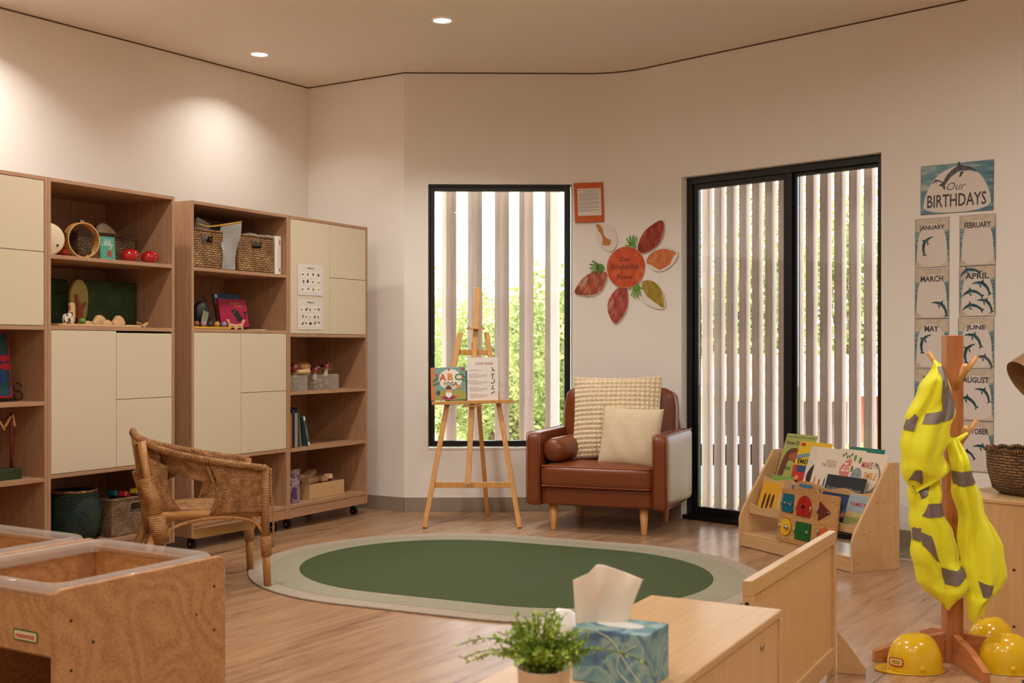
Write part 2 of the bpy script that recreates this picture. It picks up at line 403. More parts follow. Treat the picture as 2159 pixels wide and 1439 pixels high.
# vertical sun-screen blades outside the glass
M_SLAT = patches('weathered timber-look aluminium', [(.3, (170, 147, 136)), (.7, (194, 171, 160))], 3, .6, k=(12, 12, .6))
th = math.radians(40)
def slat(b, a):
    mb = MB(); dL = Vector((math.cos(th), math.sin(th), 0)); dD = Vector((-math.sin(th), math.cos(th), 0))
    pts = [Vector(), dL*b, dL*b+dD*a, dD*a]; mb.prism([(p.x, p.y) for p in pts], (-1.2, 3.5), M_SLAT); return mb
s0 = None
names = ['first', 'second', 'third', 'fourth', 'fifth', 'sixth', 'seventh', 'eighth', 'ninth', 'tenth', 'eleventh', 'twelfth', 'thirteenth', 'fourteenth']
Y0 = 8.72
for k in range(5):
    px = (941, 996, 1053, 1105, 1160)[k]
    x = (px-CX)/F*Y0
    if s0 is None: o = s0 = slat(.098, .060).build('louvre_blade', bevel=.004)
    else: o = s0.copy(); COL.objects.link(o)
    o.location = (x, Y0, 0)
    settags(o, 'wide pinkish-beige vertical sunscreen blade outside the narrow window, %s from its left' % names[k], 'sunscreen blade', 'sunscreen blades outside the narrow window')
s0 = None
for k in range(14):
    p = WB+Vector((.698, .716, 0)).normalized()*.30+T4*(.338+.1035*(k-1)+.075)
    if s0 is None: o = s0 = slat(.05, .062).build('louvre_blade', bevel=.004)
    else: o = s0.copy(); COL.objects.link(o)
    o.location = p
    settags(o, 'thin pinkish-beige vertical sunscreen blade outside the tall glazed door, %s from its left' % names[k], 'sunscreen blade', 'sunscreen blades outside the tall glazed door')

# ---------------------------------------------------------------- ceiling downlights
M_DISC = emit('downlight diffuser', (255, 236, 210), 12)
da = Vector((.847, -.531, 0)); db = Vector((.567, .824, 0))
L0 = Vector((-1.712, 7.812, 0))
spots = [(L0, 'round ceiling downlight nearer the left wall above the shelves', .28), (L0+da*1.52, 'round ceiling downlight further right over the rug side', .9)]
for p, lab in [(L0-db*1.9-da*.0, 'round ceiling downlight over the tall shelving, out towards the left'), (Vector((2.15, 4.3, 0)), 'round ceiling downlight above the coat stand on the right'), (Vector((-1.5, 5.3, 0)), 'round ceiling downlight above the wicker chair'),
        (Vector((.1, 3.9, 0)), 'round ceiling downlight above the low shelf'), (L0-db*3.8, 'round ceiling downlight by the left wall above the play tables'),
        (Vector((-.5, -.1, 0)), 'round ceiling downlight just behind the viewpoint'), (Vector((.75, -.95, 0)), 'round ceiling downlight further behind the viewpoint to the right'),
        (Vector((2.9, 2.6, 0)), 'round ceiling downlight on the right side of the room'), (Vector((-3.2, 1.0, 0)), 'round ceiling downlight on the rear left side of the room'),
        (Vector((-1.0, 2.0, 0)), 'round ceiling downlight over the play table side'), (Vector((1.6, 1.0, 0)), 'round ceiling downlight over the open floor right of the viewpoint')]: spots.append((p, lab, .55 if 'tall shelving' in lab or 'by the left wall' in lab else 1.15))
for p, lab, k in spots:
    e = thing('downlight', lab, 'ceiling light', TR(p.x, p.y, HC), 'recessed ceiling downlights')
    MB().lathe([(.052, -.001), (.058, -.006), (.066, -.006), (.068, -.0005)], plain('white plastic trim', (240, 238, 232), .4), 32).build('trim_ring', e)
    MB().lathe([(.0005, -.002), (.054, -.002)], M_DISC, 32, smooth=False).build('diffuser', e)
    ld = bpy.data.lights.new('downlight lamp', 'AREA'); ld.shape = 'DISK'; ld.size = .10; ld.energy = LAMP_W*k; ld.color = LAMP_C; ld.spread = math.radians(125 if k < 1 else 172)
    lo = bpy.data.objects.new('lamp', ld); COL.objects.link(lo); lo.parent = e; lo.location = (0, 0, -.012)

# ---------------------------------------------------------------- outdoors
GZ = -2.0
M_GRASS = patches('dry lawn', [(.35, (150, 150, 80)), (.7, (120, 134, 66))], 3, .9)
M_CONC = plain('pale concrete', (206, 196, 184), .8)
MB().bx(-60, 90, 9.6, 140, GZ-.3, GZ, M_GRASS).build('floor_lawn', kind='structure')
dr = MB().prism([(6, 20), (30, 20), (24, 40), (5, 40)], (GZ, GZ+.03), M_CONC).build('driveway', kind='structure')
ML = NT('sunlit leaves'); tc = ML.n('ShaderNodeTexNoise', {'Vector': ML.coord((1, 1, 1)), 'Scale': 1.3, 'Detail': 3.0})
lc = ML.ramp(tc.outputs[0], [(.3, (120, 136, 82)), (.52, (160, 168, 108)), (.72, (196, 194, 140))])
df = ML.n('ShaderNodeBsdfDiffuse', {'Color': lc}); tl = ML.n('ShaderNodeBsdfTranslucent', {'Color': lc}); mxs = ML.n('ShaderNodeMixShader', {0: .45, 1: df.outputs[0], 2: tl.outputs[0]})
ML.t.links.new(mxs.outputs[0], ML.out.inputs[0]); ML.t.nodes.remove(ML.b)
M_BARK = plain('bark', (110, 90, 72), .9)
def foliage(rad, n, sz, blobs):
    mb = MB(); vs = []; fs = []
    cs = [(Vector((random.gauss(0, .5)*rad[0], random.gauss(0, .5)*rad[1], random.uniform(-.75, .75)*rad[2])), random.uniform(.25, .5)) for _ in range(blobs)]
    for _ in range(n):
        c, r = random.choice(cs); d = Vector((random.gauss(0, 1), random.gauss(0, 1), random.gauss(0, 1))).normalized()
        p = c+Vector((d.x*rad[0]*r, d.y*rad[1]*r, d.z*rad[2]*r))*random.uniform(.75, 1.05)
        a = Vector((random.gauss(0, 1), random.gauss(0, 1), random.gauss(0, .6))).normalized()*sz*random.uniform(.6, 1.4); b = a.cross(Vector((random.gauss(0, 1), random.gauss(0, 1), random.gauss(0, 1)))).normalized()*sz*.5
        k = len(vs); vs += [p-a, p+b, p+a, p-b]; fs.append((k, k+1, k+2, k+3))
    return mb.add(vs, fs, ML.m)
def tree(loc, rad, n, sz, lab, blobs=16, h=None):
    h = h if h else loc[2]-GZ
    e = thing('tree', lab, 'tree', TR(loc[0], loc[1], GZ), 'garden trees seen through the windows')
    foliage(rad, n, sz, blobs).build('foliage', e, TR(0, 0, h), recalc=False)
    tb = MB(); tb.tube([(0, 0, 0), (.1, 0, h*.5), (0, .1, h)], [.22, .16, .08], M_BARK, 8)
    for k in range(4):
        a = k*1.7; tb.tube([(.1*math.cos(a), 0, h*.45), (rad[0]*.45*math.cos(a), rad[1]*.4*math.sin(a), h+rad[2]*.2)], [.1, .03], M_BARK, 6)
    tb.build('trunk', e)
for x, y, z, rx, rz, lab in [(-2.4, 17.0, -.1, 1.3, 2.0, 'yellow-green leafy tree at the left of the narrow window'), (.0, 20.5, 0.1, 1.7, 2.2, 'leafy tree behind the easel, seen through the narrow window'),
        (1.2, 16.2, .0, 1.1, 2.1, 'leafy tree at the right of the narrow window'), (-.8, 25.5, .6, 2.6, 2.2, 'taller tree further back behind the narrow window'),
        (7.6, 41, 2.3, 2.3, 3.6, 'pale green tree beyond the roof, left in the tall door view'), (12.6, 43, 2.8, 2.2, 4.2, 'tall sunlit tree beyond the roof, middle of the tall door view'),
        (12.0, 54, 4.2, 3.2, 5.0, 'tall dense tree beyond the roof, right in the tall door view')]:
    tree((x, y, z), (rx, rx*.8, rz), 14000 if y < 27 else 8000, .06 if y < 27 else .14, lab, 26)
# neighbouring house: red tiled roof below eye level
t = NT('red roof tiles'); wv = t.n('ShaderNodeTexWave', {'Vector': t.coord((1, 1, 1)), 'Scale': 1.9}, bands_direction='X'); t.set(Base_Color=t.ramp(wv.outputs[1], [(.2, (150, 82, 66)), (.8, (206, 140, 120))]), Roughness=.8); M_ROOF = t.m
M_RENDER = plain('white render', (226, 216, 200), .8); M_BRICK = plain('red brickwork', (168, 96, 74), .8)
hs = thing('house', 'neighbouring house with red tiled roof and white fascia seen through the door', 'house', TR(4.2, 30.0, GZ) @ RZ(-.12))
MB().bx(0, 9.5, 0, 5, 0, 2.15, M_RENDER).bx(4.6, 6.4, -.05, 0, 0, 2.1, M_BRICK).build('wall', hs)
rf = MB(); rf.add([(-.5, -.6, 2.12), (10, -.6, 2.12), (8, 3, 3.0), (1.2, 3, 3.0), (-.5, 6, 2.12), (10, 6, 2.12)], [(0, 1, 2, 3), (1, 5, 2), (5, 4, 3, 2), (4, 0, 3), (0, 4, 5, 1)], M_ROOF); rf.build('roof', hs)
MB().bx(-.52, 10.02, -.66, -.6, 1.98, 2.2, M_WHITE).build('fascia', hs)
for x in (1.2, 2.9, 7.2): f = MB().bx(x, x+1.0, -.03, 0, .9, 1.8, plain('dark window', (60, 60, 66), .3)).build('window', hs)
gr = MB(); gr.bx(3.2, 4.4, -.04, 0, 0, 1.8, plain('garage slats', (96, 76, 66), .6)); gr.build('garage_door', hs)
h2 = thing('house', 'white rendered house wall with pale gable at the right of the door view', 'house', TR(9.2, 24.5, GZ) @ RZ(-.35))
MB().bx(0, 4, 0, 4, 0, 2.6, M_RENDER).bx(.2, 1.0, -.03, 0, .9, 1.7, plain('dark window', (60, 60, 66), .3)).build('wall', h2)
MB().prism([(-.4, 2.55), (4.4, 2.55), (4.4, 2.8), (2, 3.5), (-.4, 2.8)], (0, 4.4), M_WHITE).build('roof', h2, Matrix.Rotation(PI/2, 4, 'X') @ TR(0, 0, -4.2))
for k, (x, y, lab) in enumerate([(5.2, 19.5, 'low clipped hedge beyond the door, left part'), (7.9, 18.8, 'bushy yellow-green hedge beyond the door, right part')]):
    foliage((1.0, .5, .75), 5000, .05, 14).build('hedge', None, TR(x, y, GZ+.75), recalc=False, label=lab, cat='hedge')
# parked car
cr = thing('car', 'parked silver-blue car with dark windows seen low through the left of the door', 'car', TR(4.15, 22.5, GZ) @ RZ(.15))
prof = sm_poly([(-2, .35), (2, .35), (2.05, .8), (1.3, .95), (.6, 1.42), (-1.1, 1.45), (-1.8, .98), (-2.1, .9)], 1)
MB().prism(prof, (-.8, .8), plain('car paint', (150, 160, 176), .3, .4)).build('body', cr, Matrix.Rotation(PI/2, 4, 'X'), bevel=.04)
MB().prism([(-1.5, .98), (1.05, .98), (.55, 1.36), (-1.05, 1.38)], (-.805, .805), plain('car glass', (20, 24, 30), .1)).build('side_windows', cr, Matrix.Rotation(PI/2, 4, 'X'))
for sx in (-1.25, 1.25):
    for sy in (-.72, .72): MB().tube([(sx, sy-.1, .32), (sx, sy+.1, .32)], .32, plain('tyre', (22, 22, 22), .8), 20).build('wheel', cr)
# low pool-type railing just outside the door
rl = thing('railing', 'low thin metal railing outside the door behind the blades', 'railing', M4 @ TR(.2, 1.6, 0))
MB().tube([(-.3, 0, .02), (3.0, 0, .02)], .012, M_STEEL, 8).tube([(-.3, 0, .12), (3.0, 0, .12)], .010, M_STEEL, 8).build('rail', rl)
for k in range(6): MB().tube([(-.2+.6*k, 0, -2.0), (-.2+.6*k, 0, .12)], .012, M_STEEL, 8).build('post', rl)
# ---------------------------------------------------------------- shelving modules
DS = Vector((.4829, .8757, 0)).normalized(); NS = Vector((-DS.y, DS.x, 0)); AS = math.atan2(DS.y, DS.x)
WM, HT, DP, TH = .861, 2.037, .55, .019
MO = {'D': Vector((-1.4437, 7.445, 0)), 'C': Vector((-1.8600, 6.690, 0)), 'B': Vector((-2.3298, 5.785, 0)), 'A': Vector((-2.746, 5.03, 0))}
def MM(k): return TR(MO[k]) @ RZ(AS)
def soff(k, px, d):                                            # distance along a module's front at depth d for a column of the photo
    o = MO[k]+NS*d; q = (px-CX)/F; return (q*o.y-o.x)/(DS.x-q*DS.y)
def zat(k, px, d, py):
    o = MO[k]+NS*d; s = soff(k, px, d); return EH-(py-HY)*(o.y+DS.y*s)/F
def onshelf(k, px, d, z, rz=0): return MM(k) @ TR(soff(k, px, d), d, z) @ RZ(rz)
def carcass(k, lab, shelves, doors, group='tall open shelving units along the left'):
    e = thing('shelving_unit', lab, 'shelving unit', MM(k), group)
    MB().bx(0, TH, 0, DP, .077, HT, M_VEN).build('side_panel', e, bevel=.001)
    MB().bx(WM-TH, WM, 0, DP, .077, HT, M_VEN).build('side_panel', e, bevel=.001)
    MB().bx(TH, WM-TH, 0, DP, HT-TH, HT, M_VENX).build('top_panel', e, bevel=.001)
    MB().bx(TH, WM-TH, DP-.02, DP-.005, .14, HT-TH, M_VEN).build('back_panel', e)
    MB().bx(TH, WM-TH, 0, DP-.02, .14, .16, M_VENX).build('bottom_panel', e, bevel=.001)
    MB().bx(TH, WM-TH, .004, .022, .077, .139, M_VENX).build('plinth', e, bevel=.001)
    for z in shelves: MB().bx(TH, WM-TH, .001, DP-.02, z-.02, z, M_VENX).build('shelf', e, bevel=.001)
    for x0, x1, z0, z1 in doors: MB().bx(x0+.0015, x1-.0015, .001, .019, z0+.0015, z1-.0015, M_CREAM).build('door', e, bevel=.0015)
    for x in (.07, WM-.07):
        for y in (.07, DP-.07):
            c = MB(); c.tube([(x-.012, y, .027), (x-.002, y, .027)], .026, M_CASTOR, 16).tube([(x+.004, y, .027), (x+.014, y, .027)], .026, M_CASTOR, 16)
            c.tube([(x-.016, y, .027), (x+.018, y, .027)], .007, M_STEEL, 8).box((x+.001, y+.006, .05), (.024, .03, .02), M_CASTOR).box((x, y, .070), (.05, .05, .012), M_STEEL)
            c.build('castor', e)
    return e
h = WM/2; a_, b_ = TH+.001, WM-TH-.001
carcass('D', 'oak shelving unit nearest the corner, cream doors at its top and open shelves below', [1.272, .894, .524], [(a_, h, 1.273, HT-TH-.001), (h, b_, 1.273, 1.657), (h, b_, 1.657, HT-TH-.001)])
carcass('C', 'oak shelving unit with two woven baskets on top shelf and cream doors below', [1.651, 1.292, .53], [(a_, .418, .531, 1.271), (.418, b_, .904, 1.271), (.418, b_, .531, .904)])
carcass('B', 'oak shelving unit with tambourine shelf above and cream doors behind wicker chair', [1.651, 1.292, .54], [(a_, .441, .541, 1.271), (.441, b_, .903, 1.262), (.441, b_, .541, .903)])
carcass('A', 'oak shelving unit cut off by the left edge, cream doors at top', [1.290, .912, .530], [(a_, h, 1.291, HT-TH-.001), (h, b_, 1.291, 1.660), (h, b_, 1.660, HT-TH-.001)])

# ---------------------------------------------------------------- rug
def stad(r, a, n=40, bump=0):
    out = []
    for k in range(n+1): t_ = -PI/2+PI*k/n; out.append((a+r*math.cos(t_), r*math.sin(t_)))
    for k in range(n+1): t_ = PI/2+PI*k/n; out.append((-a+r*math.cos(t_), r*math.sin(t_)))
    return out
rg = thing('rug', 'oval green rug with beige and grey border bands on the plank floor', 'rug', TR(-.054, 6.10, 0) @ RZ(math.radians(-25)))
def rugm(name, c):
    t = NT(name); n = t.n('ShaderNodeTexNoise', {'Vector': t.coord((14, 90, 14)), 'Scale': 3.0, 'Detail': 4.0}); c2 = tuple(int(x*.86) for x in c)
    t.set(Base_Color=t.ramp(n.outputs[0], [(.3, c2), (.7, c)]), Roughness=.95); t.bump(n.outputs[0], .3, .004); return t.m
RA = .33
MB().prism(stad(1.05, RA), (.0005, .010), rugm('rug sand', (176, 162, 144))).build('outer_band', rg, bevel=.003)
MB().prism(stad(.955, RA), (.0101, .0112), rugm('rug grey', (160, 154, 130))).build('inner_band', rg)
MB().prism(stad(.785, RA), (.0113, .0124), rugm('rug green', (62, 76, 32))).build('green_field', rg)

# ---------------------------------------------------------------- armchair
AC = math.atan2(-.35, .937)
ac = thing('armchair', 'tan leather armchair on tapered wooden legs with cream cushions, below the paper flower', 'armchair', TR(.088, 7.463, 0) @ RZ(AC))
W_, D_ = .932, .80
def softbox(x0, x1, y0, y1, z0, z1, m, puff=.012, n=14, sag=0):
    mb = MB(); cx_, cy_, cz_ = (x0+x1)/2, (y0+y1)/2, (z0+z1)/2; hx, hy, hz = (x1-x0)/2, (y1-y0)/2, (z1-z0)/2
    rad = min(.03, hx*.6, hy*.6, hz*.6)
    def mapp(p):
        q = [max(-1, min(1, a)) for a in p]; h3 = (hx, hy, hz); c = [q[i]*(h3[i]) for i in range(3)]
        inn = [max(-(h3[i]-rad), min(h3[i]-rad, c[i])) for i in range(3)]; d = Vector([c[i]-inn[i] for i in range(3)])
        if d.length > 1e-6: d = d.normalized()*rad
        pf = [0, 0, 0]
        for i in range(3):
            j, k = (i+1) % 3, (i+2) % 3
            if abs(q[i]) > .999: pf[i] = puff*(1-q[j]**4)*(1-q[k]**4)*(1 if q[i] > 0 else -1)
        return (cx_+inn[0]+d.x+pf[0], cy_+inn[1]+d.y+pf[1], cz_+inn[2]+d.z+pf[2])
    for i in range(3):
        for sg in (-1, 1):
            def fn(u, v, i=i, sg=sg):
                p = [0, 0, 0]; p[i] = sg; p[(i+1) % 3] = u*2-1; p[(i+2) % 3] = v*2-1; return mapp(p)
            mb.grid(fn, n, n, m, (1, 1))
    return mb
def weld(o):
    bm = bmesh.new(); bm.from_mesh(o.data); bmesh.ops.remove_doubles(bm, verts=bm.verts, dist=1e-5); bmesh.ops.recalc_face_normals(bm, faces=bm.faces); bm.to_mesh(o.data); bm.free(); return o
AW = .10
weld(softbox(0, AW, 0, D_, .16, .632, M_LEATH, .004).build('armrest', ac)); weld(softbox(W_-AW, W_, 0, D_, .16, .632, M_LEATH, .004).build('armrest', ac))
weld(softbox(AW-.01, W_-AW+.01, .02, D_-.02, .165, .30, M_LEATH, .003).build('base', ac))
weld(softbox(AW+.002, W_-AW-.002, -.015, .62, .285, .43, M_LEATH, .014).build('seat_cushion', ac))
weld(softbox(AW-.01, W_-AW+.01, D_-.11, D_, .2, .72, M_LEATH, .004).build('back_frame', ac))
bk = weld(softbox(AW+.0, W_-AW-.0, -.08, .08, 0, .47, M_LEATH, .03).build('back_cushion', ac, TR(0, .60, .425) @ Matrix.Rotation(-.12, 4, 'X')))
pp = MB()
for z in (.296, .421): pp.tube(sm_line([(AW+.004, .10, z), (AW+.006, -.004, z), (AW+.03, -.014, z), (W_-AW-.03, -.014, z), (W_-AW-.006, -.004, z), (W_-AW-.004, .10, z)], 2), .005, M_PIPE, 6)
for x in (.006, AW-.006, W_-AW+.006, W_-.006):
    pp.tube([(x, .004, .17), (x, .001, .5), (x, .004, .622), (x, .03, .632), (x, D_-.03, .632)], .0035, M_PIPE, 6)
pp.build('piping', ac)
for x, y in ((.16, .09), (W_-.17, .09), (.16, D_-.1), (W_-.17, D_-.1)):
    MB().lathe([(.0001, 0), (.017, 0), (.018, .004), (.029, .17), (.0001, .17)], M_PINE, 20).build('leg', ac, TR(x, y, 0))
bo = MB(); bo.lathe([(.001, -.27), (.05, -.268), (.072, -.25), (.080, -.2), (.082, 0), (.080, .2), (.072, .25), (.05, .268), (.001, .27)], M_LEATH, 28)
bo.build('bolster_cushion', None, TR(.088, 7.463, 0) @ RZ(AC) @ TR(AW+.094, .30, .430+.088) @ RZ(-.10) @ Matrix.Rotation(-PI/2, 4, 'X'), label='tan leather bolster lying along the left armrest of the armchair', cat='cushion', group='cushions on the armchair')
def cushion(name, wd, ht, tk, m, M, bob=0, **tags):
    mb = MB(); n = 96 if bob else 28
    for sg in (-1, 1):
        def fn(u, v, sg=sg):
            x, y = u*2-1, v*2-1; e = (1-abs(x)**2.6)*(1-abs(y)**2.6); z = tk/2*max(e, 0)**.55
            pin = 1-.05*(1-y*y)*abs(x)**3; pin2 = 1-.05*(1-x*x)*abs(y)**3
            if bob and sg > 0: z += .022*abs(math.sin(PI*bob*u)*math.sin(PI*bob*v*ht/wd))**.6*(1 if e > .001 else .2)
            elif not bob: z += .004*math.sin(9*x+5*y)*e
            return (x*wd/2*pin, y*ht/2*pin2, sg*z)
        mb.grid(fn, n, n, m, (wd, ht))
    return weld(mb.build(name, None, M, **tags))
ACM = TR(.088, 7.463, 0) @ RZ(AC)
M_BOB = plain('cream bobble knit', (232, 214, 182), .95, bump=.2); M_CORD = weave('cream cotton rib', (232, 216, 186), (228, 210, 178), (206, 186, 152), 5, .006, .9, .25)
cushion('cushion', .60, .57, .17, M_BOB, ACM @ TR(.50, .40, .715) @ RZ(.10) @ Matrix.Rotation(PI/2-.27, 4, 'X') @ Matrix.Rotation(.02, 4, 'Z'), 19, label='large cream bobble-textured cushion leaning against the armchair back', cat='cushion', group='cushions on the armchair')
cushion('cushion', .42, .39, .13, M_CORD, ACM @ TR(.645, .20, .605) @ RZ(-.12) @ Matrix.Rotation(PI/2-.22, 4, 'X') @ Matrix.Rotation(-.03, 4, 'Z'), 0, label='small plain cream ribbed cushion in front of the bobble cushion', cat='cushion', group='cushions on the armchair')

# ---------------------------------------------------------------- easel
ez = thing('easel', 'pine display easel holding two yoga prints before the narrow window', 'easel', TR(-.261, 7.545, 0))
fy = lambda z: z*.20
def xs(z): return .312-.1745*z
for sg in (-1, 1): MB().bar((sg*.312, 0, .004), (sg*.088, fy(1.29), 1.285), .034, .022, M_PINE, up=(0, 1, 0)).build('front_leg', ez, bevel=.004)
MB().bar((.088, .60, .004), (.0, fy(1.25)+.03, 1.22), .03, .02, M_PINE, up=(0, 1, 0)).build('rear_leg', ez, bevel=.003)
MB().bar((-.03, fy(.27)-.012, .26), (.03, fy(1.6)-.016, 1.59), .036, .018, M_PINE, up=(0, 1, 0)).build('mast', ez, bevel=.006)
MB().bar((-.262, fy(.27)+.018, .275), (.262, fy(.27)+.018, .275), .038, .014, M_PINE, up=(0, 1, 0)).build('lower_crossbar', ez, bevel=.002)
MB().bar((-.115, fy(1.15)+.018, 1.15), (.115, fy(1.15)+.018, 1.15), .036, .014, M_PINE, up=(0, 1, 0)).build('upper_crossbar', ez, bevel=.002)
MB().box((.003, fy(.815)-.04, .815), (.545, .055, .014), M_PINE, M=Matrix.Rotation(-.026, 4, 'Y')).box((.0, fy(.815)-.064, .82), (.545, .008, .022), M_PINE, M=Matrix.Rotation(-.026, 4, 'Y')).box((.0, fy(.8)-.03, .795), (.13, .05, .014), M_PINE).build('book_ledge', ez, bevel=.002)
MB().box((.015, fy(1.31)-.035, 1.31), (.125, .04, .012), M_PINE).tube([(-.03, fy(1.31)-.03, 1.316), (-.03, fy(1.31)-.03, 1.33)], .009, M_STEEL, 8).tube([(.055, fy(1.31)-.03, 1.316), (.055, fy(1.31)-.03, 1.33)], .009, M_STEEL, 8).build('top_clamp', ez, bevel=.002)
MB().tube([(-.028, fy(.27)-.03, .28), (-.028, fy(.27)-.018, .28)], .008, M_STEEL, 8).build('bolt', ez)
for x, y in ((-.312, 0), (.312, 0), (.088, .60)): MB().lathe([(.0001, 0), (.009, 0), (.009, .006), (.0001, .006)], M_CASTOR, 10).build('rubber_foot', ez, TR(x, y, 0))

# ---------------------------------------------------------------- wicker armchair (side view, facing right)
WF = Vector((.922, .386, 0)).normalized(); WL = Vector((-WF.y, WF.x, 0))
wc = thing('wicker_chair', 'rattan tub chair seen from the side in front of shelving', 'chair', TR(-1.337, 5.878, 0) @ RZ(math.atan2(WF.y, WF.x)))
def rim(t_):                                                   # t -1 near arm tip .. 0 back .. 1 far arm tip
    a = abs(t_); s = -1 if t_ < 0 else 1
    x = -.568+.603*a**1.7; y = s*.265*min(1, (a*1.9))**.62*(1-.04*a); z = .772-.182*a**.85
    return Vector((x, y, z))
N_ = 44; rp = [rim(-1+2*k/N_) for k in range(N_+1)]
MB().tube(rp, [.017]*(N_+1), M_RAT, 10).build('rolled_rim', wc)
def shell(u, v):                                               # woven band inside the rim: v 0 rim .. 1 lower edge
    t_ = -1+2*u; p = rim(t_); a = abs(t_)
    inward = Vector((p.x+.18, p.y, 0)); 
    q = Vector((p.x+(.125-.02*a)*(1-a**3)+.0, p.y*(.80+.06*a), p.z-.055-.05*(1-a)))
    r = Vector((-.46+.48*a**1.8, (.225 if t_ > 0 else -.225)*min(1, a*2.0)**.6, p.z-.12-.16*max(0, 1-a*2.6)))
    return (p*(1-v)**2+q*2*v*(1-v)+r*v*v)
MB().grid(shell, 60, 10, M_RAT, (1.7, .16)).build('woven_band', wc, solid=.008)
for s in (-1, 1):
    def side(u, v, s=s):                                      # woven side panel below the arm
        xt, xb = -.26+.29*u, (-.235+.265*u); c = .045*math.sin(PI*v)*(1-u); z = (.655-.085*u)*(1-v)+.375*v
        return (xt*(1-v)+xb*v+c, s*(.245), z)
    MB().grid(side, 12, 14, M_RAT, (.30, .25)).build('side_panel', wc, solid=.01)
    MB().tube([(-.255, s*.248, .63), (-.225, s*.246, .55), (-.185, s*.244, .45), (-.215, s*.244, .385)], .008, M_RAT, 8).build('binding', wc)
    fl = MB(); fl.tube([(.03, s*.245, .595), (.032, s*.243, .40), (.035, s*.24, .22)], .021, M_WRAP, 12)
    fl.tube([(.035, s*.24, .255), (.04, s*.24, .16)], .026, M_WRAP, 12); fl.tube([(.035, s*.24, .2), (.045, s*.24, .004)], .019, M_RATP, 12)
    fl.build('front_leg', wc)
    if s < 0: MB().tube(sm_line([(.055, s*.262, .59), (.057, s*.263, .45), (.07, s*.262, .34), (.066, s*.262, .2)], 1), .005, M_WRAP, 6).build('loose_strand', wc)
    bl = MB(); bl.tube([(-.545, s*.19, .735), (-.515, s*.20, .55), (-.485, s*.215, .40)], .020, M_RATP, 12)
    bl.tube([(-.525, s*.20, .56), (-.495, s*.21, .45), (-.475, s*.22, .34)], .034, M_WRAP, 12)
    bl.tube([(-.475, s*.22, .385), (-.46, s*.22, .25)], .042, M_WRAP, 12); bl.tube([(-.48, s*.222, .30), (-.60, s*.225, .004)], .022, M_RATP, 12)
    bl.tube([(-.45, s*.222, .28), (-.515, s*.225, .004)], .022, M_RATP, 12); bl.build('rear_leg', wc)
    MB().tube(sm_line([(-.44, s*.235, .27), (-.40, s*.24, .335), (-.2, s*.242, .365), (-.02, s*.24, .34), (.03, s*.24, .26)], 2), .009, M_RATP, 8).build('arch_brace', wc)
    def gus(u, v, s=s): return ((-.52+.10*u+.055*v)-(.03*math.sin(PI*v))*u, s*(.205+.01*v), (.66-.05*u)*(1-v)+.40*v)
    MB().grid(gus, 8, 10, M_RAT, (.12, .25)).build('rear_gusset', wc, solid=.008)
def backp(u, v): y = (u-.5)*.36; return (-.46-.11*(1-v)+.10*(abs(u-.5)*2)**2*(1-v)+.01, y, (.70)*(1-v)+.39*v)
MB().grid(backp, 16, 16, M_RAT, (.36, .32)).build('back_panel', wc, solid=.01)
st = MB(); st.grid(lambda u, v: (-.47+.475*u, -.225+.45*v, .388+.028*math.sin(PI*u)*.6-.012*(1-math.sin(PI*v))), 18, 18, M_RAT, (.48, .45)); st.build('woven_seat', wc, solid=.014)
sr = MB(); sr.tube([(-.47, -.225, .375), (-.47, .225, .375), (.005, .225, .37), (.005, -.225, .37)], .022, M_WRAP, 10, closed=True); sr.build('seat_rail', wc)
MB().bar((-.30, -.18, .275), (.02, -.03, .285), .004, .045, plain('cardboard tag', (176, 136, 78), .6)).build('under_board', wc)

# ---------------------------------------------------------------- play tables (bottom left)
UB = Vector((.514, .857, 0)).normalized(); AB = math.atan2(UB.y, UB.x)
M_CLR = NT('clear plastic tray'); 
M_CLR.set(Base_Color=(.62, .57, .52, 1), Roughness=.06, IOR=1.5, Alpha=.38); M_CLR = M_CLR.m
def play_table(M, lab, sticker):
    e = thing('play_table', lab, 'table', M, 'birch plywood play tables in the front left corner')
    Wt, Dt, Ht = .56, .53, .60
    for y in (0, Dt-.018):
        s_ = MB(); s_.prism(rr(Wt, Ht, .022, 5, Wt/2, Ht/2), (0, .018), M_PLY); s_.build('end_panel', e, TR(0, y+.018, 0) @ Matrix.Rotation(PI/2, 4, 'X'), bevel=.003)
    for x, y in ((.045, .52), (.045, .40), (.11, .455), (Wt-.045, .52), (Wt-.045, .40), (Wt-.11, .455)):
        MB().tube([(x, .0005, y), (x, -.0006, y)], .0042, plain('screw hole', (60, 40, 24), .6), 10).build('screw', e)
    for x, nm in ((.012, 'front_panel'), (Wt-.028, 'rear_panel')): MB().bx(x, x+.016, .0185, Dt-.0185, .435, .585, M_PLYX).build(nm, e, bevel=.002)
    MB().bx(.03, Wt-.03, .0185, Dt-.0185, .425, .437, M_PLYX).build('tray_floor', e)
    MB().bx(Wt-.06, Wt-.045, .0185, Dt-.0185, .04, .425, M_PLY).build('brace_panel', e)
    tr = MB(); out = [(a, b) for a, b in rr(Wt-.012, Dt-.03, .03, 6, Wt/2, Dt/2)]
    tr.tube([(a, b, .590) for a, b in rr(Wt-.05, Dt-.066, .04, 6, Wt/2, Dt/2)], .019, M_CLR, 10, closed=True)
    tr.build('clear_tray', e)
    if sticker:
        SG = MB(Matrix()); SG.prism(rr(.092, .028, .006), .0006, plain('sticker green', (52, 96, 48), .5)); SG.prism(rr(.084, .021, .004), (.0006, .0009), plain('sticker cream', (226, 206, 160), .5))
        SG.text('masterkidz', 0, 0, .072, .013, plain('sticker red', (196, 60, 40), .5), .0013, .03)
        SG.build('sticker', e, FR((.0105, .125, .475), (0, -1, 0), (0, 0, 1)))
    return e
PM = TR(-1.09, 2.75, 0) @ RZ(AB)
